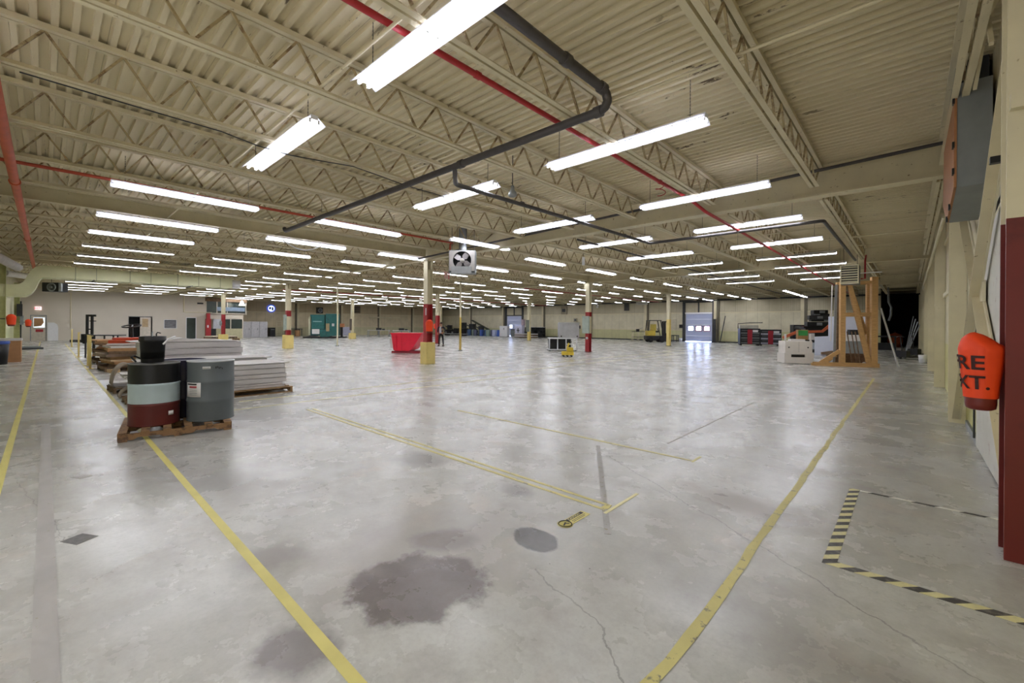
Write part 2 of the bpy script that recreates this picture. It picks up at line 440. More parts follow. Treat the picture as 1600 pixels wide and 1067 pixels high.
a, w = offdoor(3, W_['h'], W_['i'], 2.1, 'dark glazed office door with a pale frame')
MB().box((-.03, .06, 0), (.0, w-.06, 2.03), GLS).build('door_leaf', a)
MB().box((-.04, 0, 0), (.06, .06, 2.1), WHITE).box((-.04, w-.06, 0), (.06, w, 2.1), WHITE).box((-.04, 0, 2.04), (.06, w, 2.1), WHITE).build('door_frame', a)
wi = bpy.data.objects.new('window_1', None); COL.objects.link(wi); wi.location = (ox, W_['f'], 1.0); wi['kind'] = 'structure'; wi['label'] = 'small office window with grey blinds'
w = W_['g'] - W_['f']
MB().box((-.1, .04, .04), (-.07, w-.04, .81), mat('blind_glass', '#77777a', .25, var=.35, scale=3, stretch=(1, 1, 4))).build('window_pane', wi)
MB().box((-.12, 0, 0), (.03, .04, .85), WHITE).box((-.12, w-.04, 0), (.03, w, .85), WHITE).box((-.12, .04, 0), (.03, w-.04, .04), WHITE).box((-.12, .04, .81), (.03, w-.04, .85), WHITE).build('window_frame', wi)

# dock doors in the back wall
DOORP = mat('dock_door_paint', '#b9c1dc', .45, var=.04, scale=1)
DAY = mat('daylit_pane', '#b4c8ff', .3, emit=12, var=0)
DAYG = mat('daylit_gap', '#b4c8ff', .3, emit=8, var=0)
def dock(n, xa, xb, label, wins, red):
    a = bpy.data.objects.new('door_%d' % n, None); COL.objects.link(a); a.location = (xa, YB, 0); a['kind'] = 'structure'; a['label'] = label
    w = xb - xa
    m = MB()
    for k in range(5): m.box((.02, .02, .05 + k*.56), (w-.02, .08, .05 + k*.56 + .545), DOORP)
    m.build('door_leaf', a)
    for c_ in wins: MB().box((w*c_-.22, .008, 1.18), (w*c_+.22, .022, 1.55), DAY).build('window_pane', a)
    for c_ in red:
        MB().tube([(w*c_-.27, .0, 1.12), (w*c_+.27, .0, 1.12), (w*c_+.27, .0, 1.6), (w*c_-.27, .0, 1.6)], .05, mat('red_pane_surround', '#c0505a', .5), 6, closed=True).build('window_surround', a)
    MB().box((.02, .03, .004), (w-.02, .06, .048), DAYG).build('bottom_gap', a)
    fr = MB()
    for x_ in (-.28, w+.02): fr.box((x_, -.12, 0), (x_+.26, .0, ZG0), DGREY)
    fr.box((-.02, -.12, DH), (w+.02, .0, DH+.14), WHITE if n == 4 else DGREY).box((-.02, -.12, ZG0-.12), (w+.02, 0, ZG0), DGREY).box((w/2-.06, -.1, DH+.14), (w/2+.06, 0, ZG0-.12), DGREY)
    fr.build('door_track', a)
dock(4, d1a, d1b, 'pale blue dock door with three small windows, right of the forklift', (.2, .5, .8), (.5, .8))
dock(5, d2a, d2b, 'pale blue dock door with two bright windows, left of the black racks', (.27, .73), ())
# girts and pilasters on the walls
pw = MB().box((XL, YB-.06, 2.9), (d2a-.3, YB, 3.0), CREAM).box((d2b+.3, YB-.06, 2.9), (d1a-.3, YB, 3.0), CREAM).box((d1b+.3, YB-.06, 2.9), (opx-.1, YB, 3.0), CREAM)
struct('trim_1', pw, 'upper girt along the back wall')
pw = MB().box((XL, YB-.05, 1.12), (d2a-.3, YB, 1.18), CREAM).box((d2b+.3, YB-.05, 1.12), (d1a-.3, YB, 1.18), CREAM).box((d1b+.3, YB-.05, 1.12), (opx-.1, YB, 1.18), CREAM)
struct('trim_2', pw, 'lower girt along the back wall')
struct('trim_3', MB().box((XL, oy+.01, 2.9), (XL+.06, YB-.1, 3.0), CREAM).box((XL, oy+.01, 1.12), (XL+.05, YB-.1, 1.18), CREAM), 'girts along the far left wall')
struct('trim_4', MB().box((XL, YB-.08, ZG0+.02), (opx, YB, ZG0+.16), DGREY), 'dark beam at the head of the back wall')
struct('baseboard_back', MB().box((XL+.1, YB-.03, 0), (d2a-.3, YB, .12), DGREY).box((d2b+.3, YB-.03, 0), (d1a-.3, YB, .12), DGREY).box((d1b+.3, YB-.03, 0), (opx-.1, YB, .12), DGREY))
struct('trim_5', MB().box((XR-.03, 5.2, 0), (XR, 9.9, .1), GREY).box((XR-.05, 10.6, 2.35), (XR, YB, 2.45), CREAM).box((XR-.04, 10.6, 3.7), (XR, YB, 3.78), CREAM), 'foot flashing and girts of the right wall')

# wide-flange steel columns -------------------------------------------------
def ibeam_col(mb, z0, z1, m, w=.26, d=.26, t=.02):
    mb.box((-w/2, -d/2, z0), (w/2, -d/2+t, z1), m).box((-w/2, d/2-t, z0), (w/2, d/2, z1), m).box((-t/2, -d/2+t, z0), (t/2, d/2-t, z1), m)
def column(x, y, label, bands, ybase=None, cap=.5, w=.26, group='steel columns'):
    a = thing('steel_column', label, 'column', (x, y, 0), 0, group)
    z = 0
    for z1, m, nm in bands:
        mb = MB(); ibeam_col(mb, z + (.0 if z else 0), z1, m, w, w)
        mb.build(nm, a); z = z1
    if cap: MB().cb((0, 0, ZG0-.22), (cap, .02, .3), CREAM2).cb((0, 0, ZG0-.03), (cap*.9, .34, .05), CREAM2).build('cap_plate', a)
    if ybase or cap: MB().box((-w*.7, -w*.7, .0), (w*.7, w*.7, .022), DGREY).build('base_plate', a)
    if ybase:
        s_ = ybase[0]/2
        MB().box((-s_, -s_, 0), (s_, s_, ybase[1]), YEL).build('guard_box', a, bevel=.012)
    return a
def extinguisher(x, y, z, label, rz=0, s=1.0, text=False):
    a = thing('fire_extinguisher', label, 'fire extinguisher', (x, y, z), rz, 'covered fire extinguishers on the columns')
    MB().lathe([(.0, 0), (.06*s, .0), (.078*s, .02), (.08*s, .05), (.08*s, .44), (.05*s, .5), (.02*s, .52)], DRED, n=20).build('cylinder', a)
    prof = [(.095*s, .07), (.098*s, .15), (.105*s, .26), (.112*s, .36), (.105*s, .43), (.07*s, .49), (.03*s, .52), (.0, .525)]
    MB().lathe(prof, ORNG, n=24, cap=False).build('cover', a)
    return a
UPZ = ZG0
cols = {}
C1 = column(X1, Y0, 'cream and red column in the middle of the floor with the widest yellow base', [(2.36, RED, 'red_shaft'), (UPZ, CREAM2, 'cream_shaft')], (.42, .86), .5)
MB().box((.05, -.16, 1.92), (.09, -.145, 2.2), WHITE).build('white_sign', C1)
C2 = column(X1-BX, Y0, 'cream column with red bands and a grey panel, beside the second yellow base from the left', [(1.15, RED, 'lower_red_band'), (2.0, CREAM2, 'cream_middle'), (2.36, RED, 'upper_red_band'), (UPZ, CREAM2, 'cream_shaft')], (.5, .84), .5)
MB().box((-.2, -.22, 1.15), (.12, -.13, 2.1), PANEL).build('electrical_panel', C2)
C3 = column(X1-2*BX, Y0, 'cream column in front of the office windows, red below and with a small grey box', [(2.3, RED, 'red_shaft'), (UPZ, CREAM2, 'cream_shaft')], (.6, .6), .0)
MB().lathe([(.0, 0), (.22, 0), (.22, .1), (0, .12)], GREY, (0, -.24, 1.55), 16, 'Y').build('bell', C3)
C4 = column(X1, Y0+BY, 'column with a pale green panel over a red foot, right of the steel bench', [(1.1, RED, 'lower_red_band'), (2.1, CREAM2, 'cream_middle'), (2.36, RED, 'upper_red_band'), (UPZ, CREAM2, 'cream_shaft')], None, .62)
MB().box((-.28, -.24, 1.1), (.16, -.13, 2.12), PANEL).build('electrical_panel', C4)
MB().lathe([(.0, 0), (.08, 0), (.08, .02), (0, .03)], WHITE, (0, -.165, .82), 12, 'Y').build('round_sign', C4)
C5 = column(X1-BX, Y0+BY, 'cream and red column just behind the person', [(2.3, RED, 'red_shaft'), (UPZ, CREAM2, 'cream_shaft')], None, .5)
C6 = column(X1-2*BX, Y0+BY, 'slim cream column with a brown panel over a yellow base, right of the green press', [(UPZ, CREAM2, 'cream_shaft')], (.55, .62), .5)
MB().box((-.22, -.2, .9), (.14, -.13, 2.1), mat('brown_panel', '#5d5044', .5)).build('electrical_panel', C6)
C7 = column(X1, Y0+2*BY, 'yellow-footed column standing in front of the forklift', [(2.1, YEL, 'yellow_shaft'), (UPZ, CREAM2, 'cream_shaft')], None, .4)
C8 = column(X1-BX, Y0+2*BY, 'column with a grey-green panel and a yellow base, right of the left dock door', [(.9, YEL, 'yellow_shaft'), (UPZ, CREAM2, 'cream_shaft')], None, .6)
MB().box((-.24, -.22, .9), (.14, -.13, 2.1), mat('green_grey_panel', '#7c8276', .5)).build('electrical_panel', C8)
column(X1-2*BX, Y0+2*BY, 'distant cream column in front of the left part of the back wall', [(UPZ, CREAM2, 'cream_shaft')], None, .5)
C9 = column(X1-BX, Y0-BY+.02, 'green-cream column at the left edge of the photo with an orange extinguisher cover', [(UPZ, mat('green_cream_paint', '#c3c489', .5), 'shaft')], None, 0)
C10 = column(X1-2*BX, Y0-BY+.02, 'dark-boxed column in front of the far left corner of the near wall', [(UPZ, mat('green_cream_paint', '#c3c489', .5), 'shaft')], None, 0)
MB().box((-.3, -.1, .0), (-.1, .2, 2.9), DGREY).box((.1, .0, 1.9), (.5, .25, 2.7), DGREY).build('conduit_rack', C10)
MB().box((-.1, .14, 1.35), (.3, .3, 1.95), GREY).build('switch_box', C10)
column(X1, Y0-BY+.02, 'green-cream column on the near wall just outside the left edge', [(UPZ, mat('green_cream_paint', '#c3c489', .5), 'shaft')], None, 0)
# wall columns
k = 0
for j in range(-1, 7):
    y = Y0 + j * BY / 2
    if j == -1:
        a = column(.60, 4.50, 'big near column at the right edge of the photo, dark red below cream', [(2.29, DRED, 'red_shaft'), (ZG1, CREAM2, 'cream_shaft')], None, 0, .26, 'columns of the right wall')
        MB().box((-.12, -.20, 3.0), (.35, -.13, 3.1), CREAM2).build('bracket', a)
    else:
        column(.575, y, 'cream column on the right wall, %s beyond the red one' % ordw(j+1), [(ZG1 if j % 2 else ZG0, CREAM2, 'shaft')], None, 0, .2, 'columns of the right wall')
n_ = 0
for i in range(0, 8):
    x = X1 + BX/2 - i * BX/2
    if d1a-.6 < x < d1b+.6: x = d1b + .45
    if abs(x - d2a) < 1: x = d2a - .55
    n_ += 1
    a = thing('wall_post', 'cream post on the back wall, %s from the right' % ordw(n_), 'wall post', (x, YB-.1, 0), 0, 'posts on the back wall')
    MB().box((-.28, -.1, 0), (-.02, .03, ZG0), CREAM).build('cream_face', a)
    MB().box((-.02, -.06, 0), (.2, .03, ZG0), mat('brown_post_paint', '#6b6350', .6)).build('dark_side', a)
for j in range(2, 6):
    y = Y0 + j * BY / 2
    a = thing('wall_post', 'cream post on the far left wall, %s from the office' % ordw(j-1), 'wall post', (XL+.1, y, 0), 0, 'posts on the far left wall')
    MB().box((-.1, -.12, 0), (.1, .14, ZG0), CREAM).build('cream_face', a)
    MB().box((-.1, -.3, 0), (.04, -.12, ZG0), mat('brown_post_paint', '#6b6350', .6)).build('dark_side', a)

# ---------------------------------------------------------------- roof steel
def girder(y, label):
    a = thing('roof_girder', label, 'girder', (0, y, 0), 0, 'deep girders across the hall')
    MB().box((XL+.02, -.012, ZG0+.02), (XR-.02, .012, ZG1-.02), CREAM).build('web', a)
    MB().box((XL+.02, -.13, ZG0), (XR-.02, .13, ZG0+.022), CREAM).build('bottom_flange', a)
    MB().box((XL+.02, -.13, ZG1-.022), (XR-.02, .13, ZG1), CREAM).build('top_flange', a)
for j, t_ in enumerate(('nearest deep cream girder crossing the whole hall', 'second deep cream girder across the hall, beyond the nearest one', 'third and farthest deep cream girder across the hall')):
    girder(Y0 + j*BY, t_)
for i in range(3):
    for j in range(-1, 4):
        if j == 3: continue
        y0 = max(Y0 + (j-0)*BY, YN) + (.14 if j > -1 else 0.02); y1 = Y0 + (j+1)*BY - .14
        if y1 > YB: y1 = YB - .1
        a = thing('tie_beam', 'shallow cream tie beam, %s column line from the right, %s bay from the near wall' % (ordw(i+1), ordw(j+2)), 'beam', (X1 - i*BX, 0, 0), 0, 'tie beams on the column lines')
        MB().box((-.008, y0, 4.22), (.008, y1, 4.5), CREAM).build('web', a)
        MB().box((-.09, y0, 4.19), (.09, y1, 4.21), CREAM).build('bottom_flange', a)
        MB().box((-.09, y0, 4.5), (.09, y1, 4.52), CREAM).build('top_flange', a)
# open web joists
WEBM = worn('rusty_web_rod_paint', '#b7a57c', '#7d6444', .5, .6, 8)
def make_joist(L, label):
    a = thing('roof_joist', label, 'joist', (0,0,0), 0, 'open web roof joists')
    tc = MB().box((-.07, -.02, ZG1-.06), (-.012, L+.02, ZG1), CREAM).box((.012, -.02, ZG1-.06), (.07, L+.02, ZG1), CREAM)
    tc.build('top_chord', a)
    bc = MB().box((-.075, .55, 4.16), (-.014, L-.55, 4.168), CREAM).box((.014, .55, 4.16), (.075, L-.55, 4.168), CREAM)
    bc.box((-.022, .55, 4.168), (-.014, L-.55, 4.22), CREAM).box((.014, .55, 4.168), (.022, L-.55, 4.22), CREAM)
    bc.build('bottom_chord', a)
    wb = MB(); n = int((L-1.1) / .62); p = (L-1.1) / n
    wb.bar((0, .02, ZG1-.04), (0, .57, 4.19), .024, .024, WEBM); wb.bar((0, L-.02, ZG1-.04), (0, L-.57, 4.19), .024, .024, WEBM)
    for k in range(n):
        yy = .55 + k*p
        wb.bar((0, yy, 4.18), (0, yy + p/2, ZG1-.05), .024, .024, WEBM); wb.bar((0, yy + p/2, ZG1-.05), (0, yy + p, 4.18), .024, .024, WEBM)
    wb.build('web_rods', a)
    return a
BAYN = ('bay nearest the camera', 'second bay', 'third bay', 'farthest bay')
for j in range(4):
    ys = YN+.03 if j == 0 else Y0 + (j-1)*BY + .0
    ye = Y0 + j*BY if j < 3 else YB - .02
    y0_, y1_ = (ys, ye)
    L = y1_ - y0_ - (.0 if j else .0)
    proto = None; c_ = 0
    for k in range(0, 32):
        x = X1 + BX/8*7 - k*BX/8 - 0 + 0
        x = .49 - k * BX/8
        if k % 8 == 0 and k > 0: continue
        if k == 0: x = .40
        c_ += 1
        lab = 'cream open web joist, %s from the right wall, in the %s' % (ordw(c_), BAYN[j])
        if proto is None: proto = make_joist(L, lab); o = proto
        else: o = copy_tree(proto); o['label'] = lab
        o.location = (x, y0_, 0)
# bridging rods across the joists
bn = 0
for j in range(4):
    ys = YN if j == 0 else Y0 + (j-1)*BY; ye = Y0 + j*BY if j < 3 else YB
    for t_ in (.34, .67):
        y = ys + (ye-ys)*t_
        if j == 0 and t_ > .5: y = 4.62
        if j == 0 and t_ < .5: y = 2.1
        bn += 1
        a = MB().tube([(XL+.1, y, 4.235), (XR-.1, y, 4.235)], .017, CREAM, 6)
        tag(a.build('bridging_rod'), 'thin cream bridging rod across the joists, %s from the near wall' % ordw(bn), 'bridging rod', 'bridging rods')

# ---------------------------------------------------------------- hanging fluorescent fixtures
ZT = 4.10
def make_fixture(L, label, full=True, group='hanging fluorescent fixtures'):
    a = thing('fluorescent_fixture', label, 'ceiling light', (0, 0, 0), 0, group)
    h = L/2
    hb = MB().box((-.045, -h, .045), (.045, h, .1), WHITE)
    hb.build('housing', a)
    rf = MB()
    for s in (-1, 1):
        rf.add([(s*.045, -h, .075), (s*.145, -h, -.003), (s*.15, -h, .002), (s*.045, -h, .08), (s*.045, h, .075), (s*.145, h, -.003), (s*.15, h, .002), (s*.045, h, .08)],
               [(0,1,2,3), (7,6,5,4), (0,4,5,1), (1,5,6,2), (2,6,7,3), (3,7,4,0)], WING)
    rf.mats = [WING if full else WHITE] if rf.mats == [WING] else rf.mats; rf.build('reflector', a)
    if full:
        for s in (-1, 1):
            for e in (-1, 1):
                mb = MB(); y0, y1 = sorted((e*.02, e*(h-.02)))
                mb.tube([(s*.055, y0, .018), (s*.055, y1, .018)], .018, TUBEM, 8)
                mb.build('fluorescent_tube', a)
        sk = MB()
        for y_ in (-h+.008, 0, h-.008):
            for s in (-1, 1): sk.box((s*.055-.013, y_-.012, .0), (s*.055+.013, y_+.012, .05), WHITE)
        sk.build('lamp_holders', a)
    else:
        for s in (-1, 1):
            MB().box((s*.055-.015, -h+.02, .002), (s*.055+.015, h-.02, .032), TUBEM).build('fluorescent_tube', a)
    for e in (-1, 1):
        c = MB(); top = ZG1 - ZT + .01
        if full:
            k = 0; z = .1
            while z < top - .001:
                z2 = min(z + .022, top)
                c.bar((0, e*(h-.2), z), (0, e*(h-.2), z2), .009 if k % 2 else .003, .003 if k % 2 else .009, DGREY); z = z2; k += 1
        else: c.bar((0, e*(h-.2), .1), (0, e*(h-.2), top), .006, .006, DGREY)
        c.build('hanging_chain', a)
    return a
protoF = make_fixture(2.46, 'x'); protoN = make_fixture(2.46, 'x', False); protoS = make_fixture(1.35, 'x', False)
used = set()
def fixture(x, y, along, label, kind='F', group=None):
    p = {'F': protoF, 'N': protoN, 'S': protoS}[kind]
    if kind in used: o = copy_tree(p)
    else: o = p; used.add(kind)
    o.location = (x, y, ZT); o.rotation_euler = (0, 0, 0 if along == 'Y' else PI/2)
    o['label'] = label
    if group: o['group'] = group
YA = [-.95, 2.30, 5.55, 8.82, 12.0, 15.25, 18.42, 21.5, 24.2, 27.4]  # first row is out of view, added to brighten the near ceiling
for i, y in enumerate(YA):
    fixture(-3.1, y, 'X', 'fluorescent fixture running crosswise in the file nearest the right wall, %s from the camera' % ordw(i+1), 'F' if i < 6 else 'N', 'crosswise fluorescent fixtures')
    fixture(-6.8, y, 'X', 'fluorescent fixture running crosswise in the second file from the right wall, %s from the camera' % ordw(i+1), 'F' if i < 6 else 'N', 'crosswise fluorescent fixtures')
YBs = [.8, 4.5, 8.25, 12.6, 16.9, 21.2, 25.4, 29.8, 33.9, 37.9, 41.9]
for m_, y in enumerate(YBs):
    for k in range(14):
        x = -10.9 - 3.14*k
        if m_ < 2 and k == 13: continue
        if m_ == 2 and k == 13: continue
        if (m_, k) == (2, 0): x = -10.1
        if m_ < 3 and x < -51.5: continue
        short = y > 29 and k > 1
        kd = 'S' if short else ('F' if (k < 3 and m_ < 3) or (k < 2 and m_ < 5) else 'N')
        half = (1.35 if short else 2.46)/2
        for tx in (X1, X1-BX, X1-2*BX):
            if abs(x - tx) < .26: x = tx + (.27 if x >= tx else -.27)
        fixture(x, y + half, 'Y', '%s fluorescent fixture running lengthwise, %s file from the right, %s along from the near wall' % ('short' if short else 'long', ordw(k+1), ordw(m_+1)), kd,
                'lengthwise fluorescent fixtures')
for i, y in enumerate((35.3, 38.1, 41.6)):
    fixture(-6.5, y + 1.2, 'Y', 'long lengthwise fixture above the red tool chests, %s before the back wall' % ordw(i+1), 'N', 'lengthwise fluorescent fixtures')

# ---------------------------------------------------------------- pipes under the roof
def pipe(pts, r, m, label, cat='pipe', n=10, rings=(), elbow=.0):
    a = MB()
    P = [Vector(p) for p in pts]
    out = [P[0]]
    for i in range(1, len(P)-1):       # rounded corners
        d1 = (P[i-1]-P[i]).normalized(); d2 = (P[i+1]-P[i]).normalized(); q = r*1.6
        out += [P[i]+d1*q, P[i]+d1*q*.35+d2*q*.35, P[i]+d2*q]
    out.append(P[-1])
    a.tube(out, r, m, n)
    for p, d in rings:
        p = Vector(p); d = Vector(d).normalized(); a.tube([p-d*r*.9, p+d*r*.9], r*1.28, m, n)
    return tag(a.build('pipe'), label, cat, 'overhead pipes')
zp = 4.10
pipe([(-2.60, -1.4, zp+.17), (-2.60, 4.42, zp+.17), (-2.60, 4.42, zp-.02), (-12.6, 4.42, zp-.02), (-12.6, 4.42, zp+.05)], .052, BLKPIPE, 'thick black pipe that turns a corner above the nearest bright fixture',
     rings=[((-2.60, 4.30, zp+.17), (0,1,0)), ((-2.72, 4.42, zp-.02), (1,0,0)), ((-5.2, 4.42, zp-.02), (1,0,0)), ((-2.60, 3.6, zp+.17), (0,1,0))])
pipe([(-5.35, 4.42, zp-.08), (-5.35, 4.42, zp-.17), (-5.67, 4.7, zp-.17), (-5.67, 12.1, zp-.1), (-1.47, 12.1, zp-.1), (-1.47, 19.9, zp-.1)], .038, BLKPIPE, 'thinner dark pipe dropping from the thick black pipe and running toward the louvred heater',
     rings=[((-5.67, 6.4, zp-.14), (0,1,0)), ((-5.67, 10.6, zp-.11), (0,1,0))])
pipe([(-3.50, -1.4, zp+.19), (-3.50, 9.45, zp+.19), (-3.27, 9.7, zp-.06), (-3.27, YB-.3, zp-.06)], .034, REDPIPE, 'long red sprinkler pipe running the length of the hall near the right', rings=[((-3.5, 7.9, zp+.19), (0,1,0)), ((-3.5, 3.2, zp+.19), (0,1,0))])
pipe([(-11.2, -1.3, zp+.17), (-11.2, 9.2, zp+.17), (-11.36, 9.2, zp+.17), (-11.36, 9.2, 3.3)], .03, mat('orange_red_pipe', '#b5472f', .5), 'orange-red pipe along the left bay that drops down beside the fan heater')
pipe([(-3.6, -.4, zp), (-30.5, -.4, zp)], .062, ORANGE, 'fat orange main pipe crossing the left edge of the photo', rings=[((-12, -.4, zp), (1,0,0)), ((-20, -.4, zp), (1,0,0))])
pipe([(-19.5, Y0+BY+.5, zp), (-19.5, YB-1, zp)], .03, REDPIPE, 'distant red sprinkler pipe in the farther middle bays')
pipe([(-34.5, 12, zp), (-34.5, YB-1, zp)], .035, REDPIPE, 'distant red sprinkler pipe in the far left bays')
pipe([(-7.3, Y0+.5, zp+.02), (-7.3, YB-2, zp+.02)], .028, BLKPIPE, 'thin dark pipe beyond the nearest girder')
pipe([(XL+.4, 7.3, zp), (-16, 7.3, zp)], .02, CREAM, 'thin cream conduit crossing the left bays')
pipe([(-14.5, Y0-.35, zp+.02), (XR-.3, Y0-.35, ZG1-.12)], .03, BLKPIPE, 'dark gas line running along the nearest girder')
pipe([(-7, 16.0, 4.2), (XR-.2, 16.0, 4.2)], .025, CREAM, 'cream conduit crossing the right bay beyond the nearest girder')
# cables draped on the second joist
def cable(pts, r, m, label, cat='cable'):
    return tag(MB().tube(pts, r, m, 6).build('cable'), label, cat, 'loose cables')
pts = [(-6.8 + .1*math.sin(k*.9), -.2 + k*.45, 4.14 - .05*abs(math.sin(k*.8))) for k in range(14)]
cable(pts, .008, DGREY, 'dark cable lying along the underside of a joist at the upper left')
pts = [(-14.1 + .0*k, 4.9 + 1.2*k/10, 4.1 - .22*math.sin(PI*k/10)) for k in range(11)]
cable(pts, .02, WHITE, 'white cable looping down below a fixture left of the black pipe end')
pts = [(-3.5 + .08*math.cos(k*.7), 7.85 + .1*math.sin(k*.7) + k*.01, 4.22 - .012*k) for k in range(16)]
cable(pts, .008, REDPIPE, 'red cord coiled round the red sprinkler pipe')
# sprinkler bell / camera pod hanging at the middle of the ceiling
a = thing('high_bay_lamp', 'old grey bell-shaped lamp hanging between the bright fixtures', 'lamp', (-5.42, 5.85, 3.93))
MB().lathe([(.0, .02), (.06, 0), (.085, .03), (.07, .08), (.035, .13), (.03, .2), (.0, .21)], GREY, n=16).build('shade', a)
MB().tube([(0, 0, .2), (0, 0, .77)], .008, DGREY, 6).build('stem', a)
a = thing('card_sign', 'small white sign hanging under the pipe beyond the nearest girder', 'sign', (-8.7, 13.2, 3.75))
MB().cb((0, 0, .14), (.1, .01, .3), WHITE, R(40)).build('board', a); MB().tube([(0, 0, .29), (0, 0, .94)], .006, DGREY, 6).build('wire', a)

# ---------------------------------------------------------------- fan heater by the middle column
a = thing('unit_heater', 'grey unit heater with an open fan, hanging left of the middle column top', 'heater', (-10.45, 8.95, 3.2), R(43))
bx = MB().box((-.42, 0, 0), (-.4, .5, .72), GALV).box((.4, 0, 0), (.42, .5, .72), GALV).box((-.4, 0, .70), (.4, .5, .72), GALV).box((-.4, 0, 0), (.4, .5, .02), GALV).box((-.4, .46, .02), (.4, .5, .7), DGREY)
n = 24; vs = []; fs = []
for k in range(n):
    t = 2*PI*k/n; ct, st = math.cos(t), math.sin(t); q = .4/max(abs(ct), abs(st)*1.0)
    qz = q*st; vs += [(q*ct, 0, .40 + max(-.38, min(.3, qz*.85))), (.29*ct, 0, .40+.29*st)]
for k in range(n): fs.append((2*k, 2*((k+1) % n), 2*((k+1) % n)+1, 2*k+1))
bx.add(vs, fs, mat('pale_heater_paint', '#b9b5b0', .45)); bx.build('casing', a)
bl = MB()
for k in range(4):
    t = k*PI/2 + .5
    M_ = Matrix.Translation((0, .05, .40)) @ Matrix.Rotation(t, 4, 'Y')
    pr = [(.05, 0, -.03), (.12, .03, -.1), (.26, .05, -.11), (.27, -.01, .05), (.14, -.03, .07), (.05, 0, .03)]
    p2 = [(x_, y_ + .008, z_) for x_, y_, z_ in pr]
    vs = [M_ @ Vector(p) for p in pr + p2]; nn = 6
    bl.add(vs, [tuple(range(nn)), tuple(reversed(range(nn, 12)))] + [(i, nn+i, nn+(i+1) % nn, (i+1) % nn) for i in range(nn)], mat('fan_blade_metal', '#a8a3a4', .4, .2))
bl.build('fan_blades', a)
MB().lathe([(0, -.06), (.07, -.05), (.075, .05), (0, .06)], mat('motor_paint', '#c9c4c0', .4), (0, .03, .40), 16, 'Y').build('motor', a)
MB().box((-.34, -.06, -.02), (.3, .0, .2), mat('burner_box_metal', '#a5a9aa', .4, .3)).build('burner_box', a)
MB().lathe([(.13, .74), (.13, 1.48)], GALV, (0, .2, 0), 16).build('flue', a)
for sx in (-1, 1): MB().tube([(sx*.36, .25, .72), (sx*.36, .25, 1.49)], .008, DGREY, 6).build('hanger_rod', a)
a = thing('control_box', 'small pink-white gas valve box on the pipe left of the fan heater', 'box', (-11.42, 9.16, 3.1), R(40))
MB().box((-.12, -.04, 0), (.0, .04, .24), mat('pinkish_box', '#d0a59c', .5)).build('box', a); MB().box((.02, -.03, -.02), (.05, .03, .2), REDPIPE).build('valve', a)
# louvred heater above the timber tower
a = thing('unit_heater', 'louvred unit heater with slats hanging above the timber frame', 'heater', (-1.65, 20.0, 3.17), R(0))
MB().box((-.27, .12, 0), (.27, .75, .68), GALV).build('casing', a)
MB().box((-.27, 0, 0), (.27, .12, .03), CREAM2).box((-.27, 0, .65), (.27, .12, .68), CREAM2).box((-.27, 0, .03), (-.24, .12, .65), CREAM2).box((.24, 0, .03), (.27, .12, .65), CREAM2).box((-.24, .1, .03), (.24, .12, .65), BLACK).build('face_frame', a)
sl = MB()
for k in range(7): sl.cb((0, .05, .07 + k*.088), (.48, .07, .012), CREAM2, 0, R(35))
o = sl.build('louvre', a)
for sx in (-1, 1): MB().tube([(sx*.2, .4, .68), (sx*.2, .4, 1.5)], .008, DGREY, 6).build('hanger_rod', a)
MB().tube([(.3, .5, .2), (.42, .5, .2), (.42, .5, .85), (.42, .9, 1.1)], .03, REDPIPE, 8).tube([(.2, .45, .4), (.9, .45, .4)], .02, WHITE, 6).build('gas_pipe', a)
# black fan heater at far left
a = thing('unit_heater', 'black fan heater under the green duct at the far left', 'heater', (-37.0, .2, 3.33), R(48))
MB().box((-.5, 0, 0), (.38, .6, .53), BLACK).box((.39, .0, .02), (.52, .1, .5), GREY).build('casing', a)
MB().lathe([(.19, 0), (.23, -.04), (.25, 0)], GREY, (.0, -.0, .26), 20, 'Y').lathe([(0, -.05), (.07, -.05), (.07, 0)], GREY, (.0, 0, .26), 12, 'Y').build('fan_ring', a)
for sx in (-1, 1): MB().tube([(sx*.35, .4, .53), (sx*.35, .4, 1.36)], .01, DGREY, 6).build('hanger_rod', a)

# ---------------------------------------------------------------- green air duct with an S bend
GD = mat('pale_green_duct_paint', '#dcdcb2', .5, var=.06, scale=2)
xd0, xd1 = -29.6, -28.4
prof_t = []; prof_b = []
# centreline in Y/Z with height .53
top = [(7.2,4.08),(-.11,4.08),(-.34,3.97),(-.48,3.78),(-.58,3.55),(-.66,3.33),(-.76,3.21),(-.95,3.16),(-1.53,3.16)]
bot = [(7.2,3.55),(-.11,3.55),(-.18,3.47),(-.24,3.33),(-.28,3.19),(-.34,3.0),(-.45,2.8),(-.62,2.66),(-1.53,2.62)]
a = thing('air_duct', 'pale green rectangular air duct with an S bend at the far left', 'duct', (xd1, 0, 3.6))
m = MB(); n = len(top); vs = []
for (ty, tz), (by, bz) in zip(top, bot): vs += [(xd0-xd1, ty, tz-3.6), (0, ty, tz-3.6), (0, by, bz-3.6), (xd0-xd1, by, bz-3.6)]
fs = [(0,1,2,3), tuple(4*(n-1)+q for q in (3,2,1,0))]
for i in range(n-1):
    for q in range(4): fs.append((4*i+q, 4*i+(q+1) % 4, 4*i+4+(q+1) % 4, 4*i+4+q))
m.add(vs, fs, GD); m.build('duct_run', a)
fl = MB()
for y in (6.6, 5.6, 4.7, 3.6, 2.8, 1.6, .9): fl.box((-1.22, y, 3.53-3.6), (.02, y+.03, 4.1-3.6), mat('duct_flange', '#a9ab85', .5))
fl.build('flanges', a)
for y in (1.5, 5.3): MB().box((-1.25, y, -.09), (.05, y+.06, -.055), DGREY).build('hanger_strap', a)
a = thing('duct_elbow', 'short white round duct stub at the end of the green duct', 'duct', (-28.9, 7.45, 3.82))
